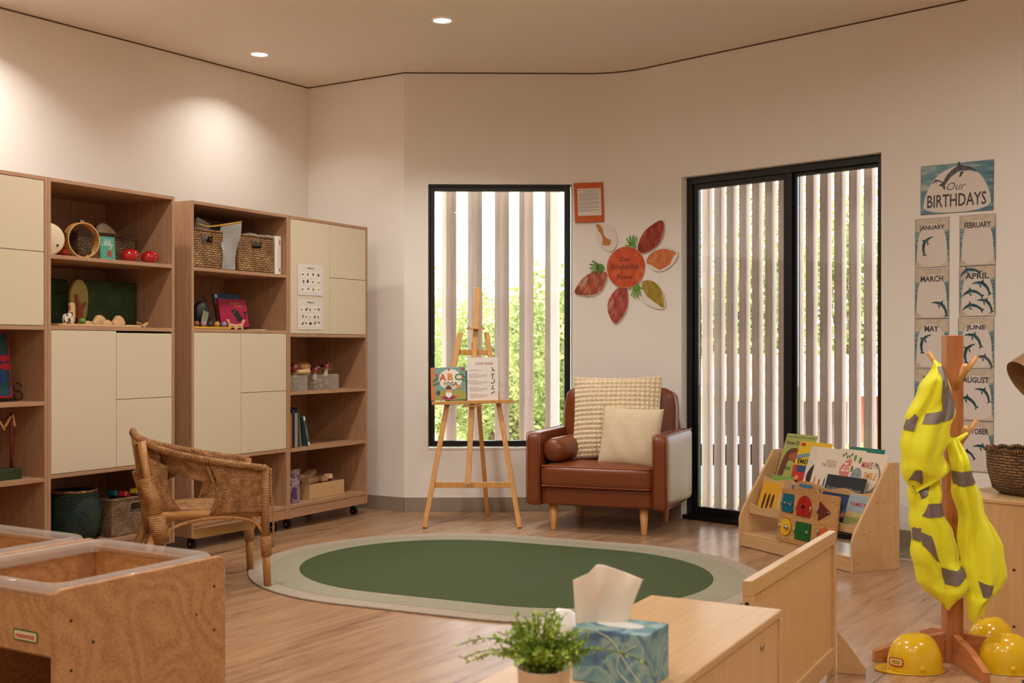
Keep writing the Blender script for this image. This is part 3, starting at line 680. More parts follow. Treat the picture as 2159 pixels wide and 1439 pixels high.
play_table(PM, 'birch plywood play table with clear tray rim in the bottom left corner', True)
play_table(PM @ TR(.015, .555, 0), 'second plywood play table behind and left, only its clear rim showing', False)
for k, (a, b, r, L, lab) in enumerate([(.23, .10, .9, .09, 'short pale wooden rod lying in the play table tray, topmost'), (.30, .085, .5, .07, 'notched pale wooden block in the play table tray'),
        (.36, .075, 1.3, .08, 'pale yellow wooden wedge at the far end of the tray pile'), (.15, .09, .2, .07, 'small wooden disc at the near end of the tray pile')]):
    b += .02; m_ = MB()
    if k == 3: m_.lathe([(.001, 0), (.03, 0), (.032, .006), (.03, .012), (.001, .012)], M_MAPLE, 20)
    else: m_.prism(rr(L, .03, .006), (0, .022), M_MAPLE)
    m_.build('wooden_block', None, PM @ TR(a, b, .4375+(.0 if k else .0)) @ RZ(r), bevel=.002, label=lab, cat='toy block', group='loose wooden pieces in the play table')
MB().prism(rr(.2, .09, .03), (0, .012), plain('husk yellow', (222, 196, 140), .8)).build('wooden_board', None, PM @ TR(.27, .17, .4375) @ RZ(.1), bevel=.003, label='flat pale yellow wooden board under the loose pieces in the tray', cat='toy block')

# ---------------------------------------------------------------- low shelf (bottom centre right) and room divider
LD = Vector((-.48, -.877, 0)).normalized(); LSM = FR((.645, 2.75, 0), -LD, (-LD.y*-1, 0, 0)) 
AX = -LD; AN = math.atan2(AX.y, AX.x)                           # local x runs away from the viewer, y to the left
LS = TR(.645, 2.75, 0) @ RZ(AN) @ TR(-1.45, 0, 0)
ls = thing('low_shelf', 'low pale maple shelf unit in the foreground carrying plant and tissues', 'low shelf', LS)
MB().bx(0, 1.45, 0, .335, .539, .557, M_MAPLEX).build('top', ls, bevel=.003)
for x in (0, 1.432): MB().bx(x, x+.018, 0, .335, 0, .538, M_MAPLE).build('end_panel', ls, bevel=.002)
MB().bx(.0185, 1.4315, .006, .018, .03, .538, M_MAPLE).build('back_panel', ls, bevel=.001)
MB().bx(.0185, 1.4315, .0185, .33, .05, .066, M_MAPLEX).bx(.0185, 1.4315, .0185, .33, .29, .306, M_MAPLEX).build('shelf', ls)
MB().tube([(1.30, .0055, .50), (1.30, .002, .50)], .008, M_STEEL, 12).build('bolt', ls)
SD = Vector((.495, .905, 0)).normalized(); SM_ = TR(.669, 3.281, 0) @ RZ(math.atan2(SD.y, SD.x))
dv = thing('room_divider', 'low pale wooden divider screen on triangular feet, between low shelf and coat stand', 'divider', SM_)
LS_ = 1.03
MB().bx(0, LS_, -.014, .014, .472, .517, M_MAPLEX).build('top_rail', dv, bevel=.002)
MB().bx(.045, LS_-.03, -.013, .013, .03, .10, M_MAPLEX).build('bottom_rail', dv, bevel=.002)
for x in (0, LS_-.03): MB().bx(x, x+.03, -.0139, .0139, .0, .4715, M_MAPLE).build('post', dv, bevel=.002)
MB().bx(.03, LS_-.03, -.004, .004, .10, .472, M_MAPLE).build('infill_panel', dv)
MB().tube([(-.0005, 0, .45), (.002, 0, .45)], .007, plain('screw hole', (60, 40, 24), .6), 12).build('bolt_hole', dv)
for x in (.05, LS_+.003):
    f = MB(); f.prism([(0, 0), (.10, 0), (.10, .02), (0, .16)], (-.009, .009), M_MAPLE)
    f.build('triangular_foot', dv, TR(x if x < 1 else LS_+.010, 0, 0) @ RZ(-PI/2+ (0 if x < 1 else .25)) @ TR(.014, 0, 0) @ Matrix.Rotation(PI/2, 4, 'X'), bevel=.002)
# ---------------------------------------------------------------- flat printed things: sheet frame = x right, y up, z to the viewer
def sheet(name, lab, cat, M, w_, h_, m, group=None, th=.0008, r=.002):
    o = MB().prism(rr(w_, h_, r, 3), (-th, 0), m).build(name, None, M, label=lab, cat=cat, group=group); return o
def kid(par, name, fn, M=None, label=None):
    mb = MB(); fn(mb); return mb.build(name, par, M, recalc=False, label=label)
PATH = [LE, C1, C2, WA]+arc[1:]+[WE]
def wallpt(px, py, off=.003):
    q = (px-CX)/F
    best = None
    for a, b in zip(PATH, PATH[1:]):
        d = b-a; den = d.x-q*d.y
        if abs(den) < 1e-9: continue
        s = (q*a.y-a.x)/den
        if -1e-6 <= s <= 1+1e-6:
            p = a+d*s
            if p.y > 0 and (best is None or p.y < best[0].y): best = (p, d.normalized())
    p, t_ = best; n = Vector((t_.y, -t_.x, 0)); p = p+n*off; p.z = EH-(py-HY)*p.y/F
    return p, t_
def wallM_(px, py, off=.003, rot=0):
    p, t_ = wallpt(px, py, off); return FR(p, t_, (0, 0, 1)) @ RZ(rot)
def wall_local(M, px, py):                                      # photo column/row -> local xy on the plane of M
    Mi = M.inverted(); o = Mi @ Vector((0, 0, EH)); d = (Mi.to_3x3() @ Vector(((px-CX)/F, 1, -(py-HY)/F))); k = -o.z/d.z; return (o.x+d.x*k, o.y+d.y*k)

# orange notice
oM = wallM_(1242, 426.5, .015, .03)
p0 = wall_local(oM, 1211, 426); p1 = wall_local(oM, 1273, 426); q0 = wall_local(oM, 1242, 385); q1 = wall_local(oM, 1242, 469)
ow, oh = p1[0]-p0[0], q0[1]-q1[1]
on = sheet('notice', 'orange card with typed white page taped to the wall above the paper flower', 'notice', oM, ow, oh, C((206, 98, 36)))
def f(mb):
    mb.prism(rr(ow*.80, oh*.68, .001), (.0003, .0009), M_WHITE); mb.T = TR(0, 0, 0)
kid(on, 'typed_page', f, TR(.002, .003, 0))
def f(mb):
    gy = C((70, 64, 60)); mb.text('Friendship Flower Display', 0, oh*.29, ow*.72, .006, gy); mb.text('Our Wishes', 0, oh*.255, ow*.3, .006, gy)
    y = oh*.21
    for blk in (4, 5, 5, 4, 3):
        for k in range(blk):
            wl = ow*(.70 if k < blk-1 else .45)*random.uniform(.93, 1); x0 = -ow*.36; mb.prism([(x0, y-.0009), (x0+wl, y-.0009), (x0+wl, y+.0009), (x0, y+.0009)], (.001, .0012), C((140, 132, 126))); y -= oh*.0195
        y -= oh*.014
kid(on, 'typed_lines', f, TR(.002, .003, 0))

# paper flower collage
fM = wallM_(1318, 575, .004)
def own(pts, off):
    xs_ = [1190+a/4.2308 for a, b in pts]; ys_ = [360+b/4.2308 for a, b in pts]; M = wallM_((min(xs_)+max(xs_))/2, (min(ys_)+max(ys_))/2, off); return M
fl_ = thing('paper_flower', 'painted paper flower with red, orange and yellow petals and green handprints on the wall', 'wall art', fM)
FW = [fM]
def wl(pts): return [wall_local(FW[0], 1190+a/4.2308, 360+b/4.2308) for a, b in pts]
def grow(p, d):
    cx_ = sum(a for a, b in p)/len(p); cy_ = sum(b for a, b in p)/len(p); return [(a+(a-cx_)/max(.001, math.hypot(a-cx_, b-cy_))*d, b+(b-cy_)/max(.001, math.hypot(a-cx_, b-cy_))*d) for a, b in p]
def paint(name, a, b, c): return patches(name, [(.34, a), (.5, b), (.66, c)], 14, .7, 4, k=(1, .45, 1), distort=1.5)
PET = [('red petal', [(650,690),(700,560),(780,490),(860,440),(885,470),(880,560),(840,650),(760,710),(690,735)], ((120,36,26),(160,56,42),(190,96,80)), .002),
 ('orange petal', [(725,815),(780,730),(880,700),(960,715),(1000,735),(960,775),(940,830),(880,860),(850,880),(800,845)], ((196,96,44),(206,120,66),(216,150,104)), 0),
 ('mustard petal', [(680,990),(770,980),(830,1020),(870,1090),(885,1160),(885,1225),(840,1190),(790,1150),(730,1110)], ((140,116,30),(166,140,46),(182,160,80)), 0),
 ('lower red petal', [(480,1040),(550,1040),(565,1130),(550,1240),(500,1320),(450,1365),(405,1290),(388,1210),(410,1130)], ((132,40,28),(176,80,66),(204,146,130)), .002),
 ('brown and red petal', [(385,915),(370,1000),(310,1080),(220,1108),(90,1095),(110,1040),(160,970),(240,910),(320,900)], ((108,60,40),(186,92,60),(190,170,150)), .003)]
for k, (nm, pts, cc, pad) in enumerate(PET):
    FW[0] = own(pts, .0105+.0008*k); z = .0; lp = grow(sm_poly(wl(pts), 1), .007); cen = [sum(p[0] for p in lp)/len(lp), sum(p[1] for p in lp)/len(lp)]
    def f(mb):
        if nm in ('orange petal', 'mustard petal'):
            ext = {'orange petal': [(725,815),(780,730),(880,690),(960,700),(1010,735),(980,800),(920,860),(850,885),(790,875)], 'mustard petal': [(680,990),(770,980),(830,1020),(870,1090),(890,1160),(885,1225),(800,1210),(720,1170),(690,1100)]}[nm]
            mb.prism(grow(sm_poly(wl(ext), 1), .012), (z, z+.0004), M_WHITE)
        else: mb.prism(grow(lp, pad+.001), (z, z+.0004), M_WHITE)
        mb.prism(lp, (z+.0004, z+.0006), paint('paint '+nm, *cc))
    kid(fl_, 'petal', f, fM.inverted() @ FW[0], label=nm)
FW[0] = fM @ TR(0, 0, .013); CM = TR(0, 0, .013); cc = wl([(550, 860)])[0]; e1 = wl([(722, 860)])[0]; cr_ = e1[0]-cc[0]
kid(fl_, 'flower_centre', lambda mb: mb.prism(circ(cc[0], cc[1], cr_+.002, None, 36), (.0045, .005), M_WHITE).prism(circ(cc[0], cc[1], cr_, None, 36), (.005, .0053), paint('paint centre', (196, 70, 30), (206, 88, 44), (214, 110, 70))), CM)
def f(mb):
    ink = C((60, 30, 30))
    for tx, yy, ww, hh in (('Our', .058, .075, .032), ('Friendship', 0, .215, .05), ('Flower', -.068, .125, .032)): mb.text(tx, cc[0]-.005, cc[1]+yy, ww, hh, ink, .0056, .004, .1)
kid(fl_, 'lettering', f, CM)
def handprint(mb, cx_, cy_, ang, sc, m):
    ca, sa = math.cos(ang), math.sin(ang)
    def tf(p): return [(cx_+(a*ca-b*sa)*sc, cy_+(a*sa+b*ca)*sc) for a, b in p]
    mb.prism(tf(circ(0, 0, .5, .55, 16)), (.006, .0063), m)
    for fx, fa, L in ((-.36, .42, 1.05), (-.12, .12, 1.3), (.14, -.12, 1.32), (.38, -.4, 1.1), (-.62, 1.15, .85)):
        c_, s_ = math.cos(fa), math.sin(fa); bx_, by_ = (fx, .25) if fa != 1.15 else (-.3, -.15)
        fp = [(-.1, 0), (.1, 0), (.11, L*.8), (0, L), (-.11, L*.8)]; mb.prism(tf([(bx_+a*c_-b*s_, by_+a*s_+b*c_) for a, b in fp]), (.006, .0063), m)
for px_, py_, an_, sc_, col in ((605, 668, .05, .052, (104, 160, 50)), (320, 862, 1.45, .054, (96, 144, 56)), (645, 1040, 3.1, .052, (110, 164, 52))):
    FW[0] = wallM_(1190+px_/4.2308, 360+py_/4.2308, .0105); h_ = wl([(px_, py_)])[0]; kid(fl_, 'green_handprint', lambda mb: handprint(mb, h_[0], h_[1], an_, sc_, paint('paint green %d' % col[0], tuple(int(x*.85) for x in col), col, tuple(int(x*1.1) for x in col))), fM.inverted() @ FW[0])
bM = wallM_(1281, 500, .013)
def bl2(pts): return [wall_local(bM, 1190+a/4.2308, 360+b/4.2308) for a, b in pts]
bp = MB().prism(sm_poly(bl2([(300,480),(380,465),(450,520),(480,620),(450,700),(400,725),(340,690),(290,640),(285,560)])), (-.0006, 0), M_WHITE).build('paper_petal', None, bM, label='loose white paper petal with an orange painted stroke, below the orange notice', cat='wall art')
kid(bp, 'painted_stroke', lambda mb: mb.prism(sm_poly(bl2([(275,472),(320,480),(345,520),(350,570),(378,605),(416,610),(412,660),(385,668),(350,665),(330,655),(345,620),(330,570),(300,530)]), 1), (.0003, .0006), paint('paint bone', (196, 110, 50), (196, 130, 60), (188, 156, 80))))

# birthday wall cards
DOL = [(-1.0,-.12),(-.86,-.02),(-.78,.10),(-.55,.24),(-.28,.33),(-.18,.36),(-.05,.60),(.02,.34),(.30,.22),(.55,.02),(.74,-.22),(.84,-.40),(1.02,-.42),(.98,-.50),(.86,-.54),(.78,-.72),(.70,-.70),(.72,-.50),(.60,-.36),(.40,-.14),(.10,.02),(-.12,.06),(-.02,-.22),(-.12,-.20),(-.30,.04),(-.60,.02),(-.80,-.06)]
def dolphin(par, x, y, L, rot, flip, c, z=.0006):
    ca, sa = math.cos(rot), math.sin(rot); fx = -1 if flip else 1
    def T(p): return [(x+(a*fx*ca-b*sa)*L/2, y+(a*fx*sa+b*ca)*L/2) for a, b in p]
    mb = MB(); mb.prism(T(DOL), (z, z+.0008), patches('dolphin %d' % c[0], [(.35, tuple(int(k*.6) for k in c)), (.6, c)], 30, .4))
    mb.prism(T([(-.80,-.04),(-.6,.05),(-.3,.07),(-.1,.10),(.1,.05),(-.12,.03),(-.30,.02),(-.60,.0)]), (z+.0008, z+.0010), C((176, 186, 190), .4))
    mb.build('dolphin_cutout', par, recalc=False)
TEALD, NAVYD, GREYD = (44, 96, 106), (44, 50, 72), (84, 92, 104)
INK = C((66, 66, 70), .4)
def card(pxc, pyc, month, dols, lab):
    M = wallM_(pxc, pyc, .003); M = M @ RZ(random.uniform(-.006, .006))
    o = sheet('birthday_card', lab, 'wall card', M, .205, .288, C((92, 88, 84), .3), 'month cards of the birthday display')
    def f(mb):
        mb.prism(rr(.201, .284, .001), (.0001, .0002), patches('sand print', [(.4, (196, 184, 164)), (.6, (214, 200, 178))], 20, .3))
        for s in (-1, 1): mb.prism([(s*.1, -.13), (s*.1, .075), (s*.072, .065), (s*.085, 0), (s*.096, -.10)][::s], (.0002, .0003), patches('sea print', [(.4, (60, 110, 122)), (.6, (150, 176, 176))], 30, .3, k=(.3, 3, 1)))
        arch = [(-.088, -.137), (.088, -.137), (.090, -.02), (.080, .05), (.055, .095), (.0, .12), (-.055, .095), (-.080, .05), (-.090, -.02)]
        mb.prism(sm_poly(arch, 1), (.0003, .0004), M_LAM)
    kid(o, 'arch_print', f)
    kid(o, 'lettering', lambda mb: mb.text(month, 0, .087, min(.15, .025*len(month)+.01), .034, INK, .0006, .032))
    for d in dols: dolphin(o, *d)
    return o
for a in [
 (1965.5, 512, 'JANUARY', [(-.035, -.005, .13, .85, True, TEALD)], 'January birthday card with one teal dolphin, top of left column'),
 (2061.5, 506, 'FEBRUARY', [], 'February birthday card without dolphins, top of right column'),
 (1965, 619, 'MARCH', [(.055, -.075, .13, -.45, False, TEALD)], 'March birthday card with one teal dolphin low on its right'),
 (2060.5, 613.5, 'APRIL', [(-.045, .112, .13, .45, False, NAVYD), (.03, .03, .13, -.3, False, NAVYD), (-.03, -.01, .13, .25, False, NAVYD), (.05, -.07, .12, -.4, False, TEALD), (-.03, -.09, .13, .25, False, NAVYD)], 'April birthday card crowded with five dolphins'),
 (1964.5, 724, 'MAY', [(-.045, .01, .13, .85, True, TEALD)], 'May birthday card with one teal dolphin, beside the coat stand top'),
 (2058, 723.5, 'JUNE', [(-.01, .03, .13, -.35, False, TEALD), (-.045, -.045, .13, .85, True, TEALD), (.05, -.09, .12, -.25, False, GREYD)], 'June birthday card with three dolphins right of the coat stand'),
 (1964, 830, 'JULY', [(-.03, .0, .12, .5, False, TEALD)], 'July birthday card mostly hidden behind the hanging yellow vest'),
 (2057.5, 833, 'AUGUST', [(.045, .015, .12, -.45, False, TEALD), (-.045, -.03, .13, -.1, False, NAVYD)], 'August birthday card with two dolphins above the October card'),
 (2057, 941, 'OCTOBER', [(.04, -.01, .12, -.25, False, NAVYD), (-.045, -.04, .10, -.1, False, (52, 76, 100))], 'October birthday card half hidden behind the woven basket')]: card(*a)
sM = wallM_(2017, 396, .003, -.012)
sg = sheet('birthday_sign', 'large birthday display heading sign with leaping dolphin, above the month cards', 'sign', sM, .425, .285, C((92, 88, 84), .3))
def f(mb):
    mb.prism(rr(.419, .279, .001), (.0001, .0002), patches('ocean print', [(.3, (52, 108, 130)), (.5, (108, 150, 160)), (.7, (196, 196, 180))], 9, .25, k=(.5, 2.6, 1)))
    mb.prism(sm_poly([(-.20, -.138), (.20, -.138), (.195, -.03), (.13, .085), (.04, .125), (-.05, .12), (-.14, .06), (-.19, -.04)], 2), (.0003, .0004), M_LAM)
kid(sg, 'ocean_print', f)
kid(sg, 'lettering', lambda mb: mb.text('Our', .0, .012, .11, .045, INK, .0006, -.006, .35).text('BIRTHDAYS', 0, -.068, .345, .075, INK, .0006, .014))
dolphin(sg, .01, .085, .23, .08, True, (92, 92, 98)); dolphin(sg, -.115, .045, .07, .3, False, (92, 92, 98))

# laminated picture charts on the cream door of unit D
def chart(py, title, rows, cols, seed, lab):
    rnd = random.Random(seed); M = MM('D') @ TR(soff('D', 655, -.002), -.002, zat('D', 655, -.002, py)) @ Matrix.Rotation(PI/2, 4, 'X')
    o = sheet('picture_chart', lab, 'chart', M @ RZ(.01), .268, .205, M_LAM, 'laminated picture charts on the shelving door', r=.012)
    kid(o, 'lettering', lambda mb: mb.text(title, 0, .078, .07, .013, C((60, 56, 56)), .0006, .02))
    cs = [(150, 60, 50), (190, 130, 90), (60, 90, 130), (60, 50, 50), (120, 60, 60), (200, 170, 60), (90, 110, 100)]
    def f(mb):
        for r in range(rows):
            for c in range(cols):
                x = -.105+.21*(c+.5)/cols; y = .056-.14*(r+.5)/rows; w_ = .21/cols*.92; h_ = .14/rows*.9; g = C((196, 190, 184))
                mb.prism([(x-w_/2, y-h_/2), (x+w_/2, y-h_/2), (x+w_/2, y+h_/2), (x-w_/2, y+h_/2)], (.0001, .0002), g).prism([(x-w_/2+.0008, y-h_/2+.0008), (x+w_/2-.0008, y-h_/2+.0008), (x+w_/2-.0008, y+h_/2-.0008), (x-w_/2+.0008, y+h_/2-.0008)], (.0002, .0003), M_WHITE)
                n = rnd.randint(1, 3)
                for q in range(n):
                    a = rnd.uniform(0, 3); rx, ry = rnd.uniform(.004, .012), rnd.uniform(.006, .013); ox, oy = rnd.uniform(-.006, .006), rnd.uniform(-.006, .006)
                    mb.prism([(x+ox+(u*math.cos(a)-v_*math.sin(a)), y+oy+(u*math.sin(a)+v_*math.cos(a))) for u, v_ in circ(0, 0, rx, ry, 9)], (.0003, .0004+.0001*q), C(rnd.choice(cs)))
    kid(o, 'picture_grid', f)
chart(590, 'What is it?', 3, 4, 3, 'laminated picture chart of twelve small drawings, the upper of two')
chart(662, 'What is it?', 3, 5, 8, 'laminated picture chart of fifteen small drawings, the lower of two')

# ---------------------------------------------------------------- prints on the easel
EZ = TR(-.261, 7.545, 0)
lean = Matrix.Rotation(PI/2-.197, 4, 'X')
def onledge(x, z, dy=-.033, rot=0): return EZ @ TR(x, fy(z)+dy, z) @ lean @ RZ(rot)
yb = thing('picture_book', 'square yoga alphabet picture book with orange spine on the easel ledge', 'book', onledge(-.162, .942, -.045, .035))
BW, BH = .232, .222
MB().prism(rr(BW, BH, .003), (-.012, 0), C((112, 152, 146), .35)).build('cover', yb, bevel=.001)
MB().prism([(-BW/2-.002, -BH/2), (-BW/2+.022, -BH/2), (-BW/2+.022, BH/2), (-BW/2-.002, BH/2)], (-.0125, .0006), C((208, 112, 48), .4)).build('spine', yb)
def f(mb):
    mb.prism([(-.09, -.108), (.114, -.108), (.114, -.055), (.06, -.04), (.0, -.055), (-.06, -.042), (-.09, -.05)], (.0005, .0008), C((156, 152, 60), .4))
    mb.prism(circ(.012, .028, .078, .07), (.0005, .0010), C((232, 222, 204), .4))
    for cx_, cy_, a in ((-.085, .03, .6), (.1, .05, 2.4), (.105, .02, 2.8), (-.082, 0, .3)):
        mb.prism([(cx_+(u*math.cos(a)-v_*math.sin(a)), cy_+(u*math.sin(a)+v_*math.cos(a))) for u, v_ in circ(0, 0, .03, .007, 10)], (.001, .0013), C((62, 118, 86), .4))
    for cx_, cy_, r_ in ((.098, .098, .012), (-.08, .058, .009), (.095, .04, .008), (.005, .093, .008)): mb.prism(circ(cx_, cy_, r_, None, 10), (.0014, .0016), C((176, 60, 56), .4))
    mb.prism(circ(.0, -.093, .052, .015, 18), (.001, .0013), C((186, 40, 70), .4)).prism(circ(.0, -.072, .021, .024, 14), (.0014, .0016), C((232, 228, 220), .4)).prism(circ(.0, -.042, .019, .019, 16), (.0017, .0019), C((220, 150, 104), .4))
    mb.prism([(-.02, -.04), (.02, -.04), (.019, -.024), (.008, -.016), (-.008, -.016), (-.019, -.024)], (.0020, .0022), C((92, 46, 28), .4)).prism(circ(-.07, -.062, .014, .017, 12), (.0014, .0016), C((52, 70, 76), .4)).prism(circ(.066, -.022, .016, .013, 10), (.0014, .0016), C((214, 140, 50), .4))
    for cx_ in (-.018, .018): mb.prism(circ(cx_, -.096, .014, .006, 10), (.0017, .0019), C((40, 48, 66), .4))
kid(yb, 'cover_picture', f)
def f(mb):
    mb.text('A', -.038, .043, .05, .048, C((196, 82, 50), .4), .0024, .03).text('B', .012, .045, .036, .046, C((210, 130, 50), .4), .0024, .03).text('C', .062, .043, .04, .046, C((52, 112, 84), .4), .0024, .03)
    mb.text('YOGA', .012, -.002, .095, .026, C((36, 44, 48), .4), .0024, .02, sp=1.1).text('Discover the Yogi', .012, -.024, .07, .008, C((60, 60, 60), .4), .0024)
kid(yb, 'lettering', f)
MB().prism(rr(.20, .205, .002), (-.008, 0), C((64, 66, 74), .3)).build('picture_book', None, onledge(-.126, .930, -.022, 0), label='dark-backed book mostly hidden behind the yoga alphabet book', cat='book')
ys = sheet('yoga_sheet', 'laminated white yoga instructions sheet on the easel ledge', 'poster', onledge(.065, .974, -.038, .02), .207, .290, M_LAM)
def f(mb):
    y = .062
    for blk in (2, 4, 4, 4, 4):
        for k in range(blk):
            wl_ = .12*(1 if k < blk-1 else .7)*(.5 if k == 0 else 1); mb.prism([(-.09, y-.0014), (-.09+wl_, y-.0014), (-.09+wl_, y+.0014), (-.09, y+.0014)], (.0002, .0005), C((170, 152, 144))); y -= .0078
        y -= .014
kid(ys, 'typed_lines', f)
kid(ys, 'lettering', lambda mb: mb.text('LOVE YOGA', .012, .103, .118, .017, C((170, 70, 96)), .0006, .02))
def f(mb):
    dk = C((84, 70, 62))
    def ln(pts, w=.006):
        for (a, b), (c, d) in zip(pts, pts[1:]):
            L = math.hypot(c-a, d-b) or 1; nx, ny = -(d-b)/L*w/2, (c-a)/L*w/2; mb.prism([(a+nx, b+ny), (c+nx, d+ny), (c-nx, d-ny), (a-nx, b-ny)], (.0002, .0005), dk)
    X = .066
    ln([(X-.004, .078), (X+.004, .06), (X+.018, .052)]); ln([(X+.002, .06), (X-.002, .048)])
    ln([(X-.010, .035), (X, .022), (X+.012, .036)]); ln([(X, .022), (X, -.004)])
    ln([(X+.012, -.006), (X+.011, -.028), (X-.012, -.031)]); ln([(X, -.045), (X, -.068)]); ln([(X-.012, -.071), (X+.014, -.071)], .005)
    ln([(X-.012, -.103), (X, -.095), (X+.014, -.088)], .007)
kid(ys, 'yoga_figures', f)

# ---------------------------------------------------------------- things on the shelves
def basket(name, lab, cat, M, w_, d_, h_, m, hole=True, group=None, th=.008, taper=.0, hx=0):
    e = thing(name, lab, cat, M, group); mb = MB()
    mb.bx(-w_/2, w_/2, 0, d_, .001, .008, m)
    hw, h1, h2 = .045, h_*.66, h_*.86
    if hole:
        mb.bx(-w_/2, hx-hw, 0, th, 0, h_, m).bx(hx+hw, w_/2, 0, th, 0, h_, m).bx(hx-hw, hx+hw, 0, th, 0, h1, m).bx(hx-hw, hx+hw, 0, th, h2, h_, m)
    else: mb.bx(-w_/2, w_/2, 0, th, 0, h_, m)
    mb.bx(-w_/2, w_/2, d_-th, d_, 0, h_, m).bx(-w_/2, -w_/2+th, th, d_-th, 0, h_, m).bx(w_/2-th, w_/2, th, d_-th, 0, h_, m)
    mb.build('woven_body', e)
    rb = MB(); rb.tube([(a, b, h_) for a, b in rr(w_, d_, .012, 3, 0, d_/2)], .0065, m, 8, closed=True)
    if hole: rb.tube([(hx-hw, 0, h1), (hx+hw, 0, h1), (hx+hw, 0, h2), (hx-hw, 0, h2)], .004, m, 6, closed=True)
    rb.build('braided_rim', e); return e
zB1, zB2, zBb = 1.652, 1.293, .161
RI = {'red': plain('glossy red', (170, 24, 20), .15, Coat_Weight=.5), 'skin': plain('drum skin', (224, 208, 176), .5)}
# unit B, top shelf
def ring(name, lab, M, R, dp, jing):
    e = thing(name, lab, 'instrument', M); n = 40
    prof = [(R-.006, -dp/2), (R, -dp/2), (R, dp/2), (R-.006, dp/2), (R-.006, -dp/2)]
    MB().lathe(prof, M_PINE, n, smooth=False).build('wooden_hoop', e)
    for k in range(jing):
        a = 2*PI*(k+.3)/jing
        for zz in (-.006, .006):
            j = MB(); j.lathe([(.001, .002), (.010, .003), (.018, 0), (.010, -.001), (.001, -.002)], M_STEEL, 14)
            j.build('jingle', e, TR(R*math.cos(a), R*math.sin(a), 0) @ RZ(a) @ Matrix.Rotation(PI/2, 4, 'X') @ TR(0, 0, zz))
    return e
up = Matrix.Rotation(PI/2, 4, 'X')
ring('tambourine', 'open wooden tambourine with silver jingles, standing on the upper shelf', onshelf('B', 172, .09, zB1+.095) @ RZ(-.14) @ up, .094, .048, 5)
dr_ = thing('hand_drum', 'white-skinned hand drum half hidden at the left end of upper shelf', 'instrument', onshelf('B', 98, .12, zB1+.085) @ RZ(-.55) @ up)
MB().lathe([(.001, .024), (.078, .024), (.084, .02), (.085, -.02), (.080, -.02)], RI['skin'], 36).build('drum_skin', dr_); MB().lathe([(.0862, .014), (.0875, .014), (.0875, -.02), (.0862, -.02)], M_PINE, 36).build('drum_shell', dr_)
MB().ball((0, 0, 0), .006, M_CASTOR, 10, 6).build('knob', dr_, TR(.05, -.03, .027))
basket('storage_basket', 'dark brown woven basket holding a drum, behind the tambourine', 'basket', onshelf('B', 226, .20, zB1, .0), .40, .22, .155, M_SEAGD, False)
d2 = thing('hand_drum', 'pale drum lying tilted in the dark basket on upper shelf', 'instrument', onshelf('B', 223, .31, zB1+.135) @ Matrix.Rotation(.5, 4, 'Y') @ Matrix.Rotation(1.1, 4, 'X'))
MB().lathe([(.001, .03), (.088, .03), (.094, .024), (.095, -.03), (.001, -.03)], RI['skin'], 32).build('drum_skin', d2); MB().lathe([(.0955, .012), (.098, .012), (.098, -.028), (.0955, -.028)], plain('navy rim', (24, 28, 44), .4), 32).build('drum_hoop', d2)
tk = thing('picture_card', 'small teal music card with a red violin, standing before the dark basket', 'card', onshelf('B', 227, .055, zB1+.062) @ RZ(-.10) @ Matrix.Rotation(PI/2-.08, 4, 'X'))
MB().prism(rr(.092, .124, .003), (-.006, 0), C((78, 152, 132), .4)).build('card_body', tk)
kid(tk, 'violin_picture', lambda mb: mb.prism([(.004, -.045), (.02, -.045), (.024, -.03), (.018, -.022), (.023, -.012), (.01, -.006), (.004, -.012), (-.002, -.022), (-.008, -.034)][::1], (.0003, .0006), C((164, 50, 44))).prism([(.012, -.008), (.016, -.010), (.026, .014), (.022, .016)], (.0003, .0007), C((220, 200, 170))))
kid(tk, 'lettering', lambda mb: mb.text('WINTER', 0, .044, .045, .005, M_WHITE).text('MAKING\nMUSICAL\nINSTRUMENTS', 0, .026, .068, .024, M_WHITE, bold=.02))
for px_, lab in ((274, 'glossy red egg maraca beside the teal card'), (316, 'glossy red egg maraca nearest the right side of upper shelf')):
    MB().ball((0, 0, 0), (.052, .037, .037), RI['red'], 20, 14, Matrix.Rotation(-.2, 3, 'Y')).build('maraca', None, onshelf('B', px_, .07, zB1+.036, -.3), label=lab, cat='instrument', group='red maracas on the upper shelf')
MB().ball((0, 0, .032), (.05, .035, .032), RI['red'], 20, 14).build('maraca', None, onshelf('B', 133, .19, zB1, .3), label='glossy red maraca in shadow behind the tambourine', cat='instrument')
# unit B, second shelf: green felt screens, wooden tree and animals
M_GRN = weave('green woven felt', (62, 84, 40), (50, 72, 34), (30, 44, 22), .02, .012, .9, .5)
def screen(lab, pxa, pxb, d_, h_):
    a = max(.022, soff('B', pxa, d_)); b = min(soff('B', pxb, d_), .836); mb = MB()
    mb.grid(lambda u, v: (u*(b-a), .006*math.sin(u*14), v*h_), 24, 4, M_GRN, (b-a, h_)); mb.build('fabric_backdrop', None, MM('B') @ TR(a, d_, zB2), solid=.004, label=lab, cat='backdrop', group='green fabric backdrops on the animal shelf')
screen('green fabric backdrop left of the wooden tree', 85, 143, .33, .26); screen('green fabric backdrop right of the wooden tree', 178, 300, .27, .26)
tr_ = thing('wooden_tree', 'wooden toy tree with olive crown and red-brown trunk before green backdrop', 'toy tree', onshelf('B', 166, .22, zB2+.001) @ up)
MB().prism(sm_poly([(-.02, .03), (-.055, .10), (-.062, .17), (-.045, .22), (-.02, .255), (.02, .255), (.05, .22), (.062, .17), (.055, .09), (.045, .04), (.02, .05), (0, .09)]), (-.012, .006), plain('olive stain', (150, 132, 60), .6)).build('crown', tr_, bevel=.002)
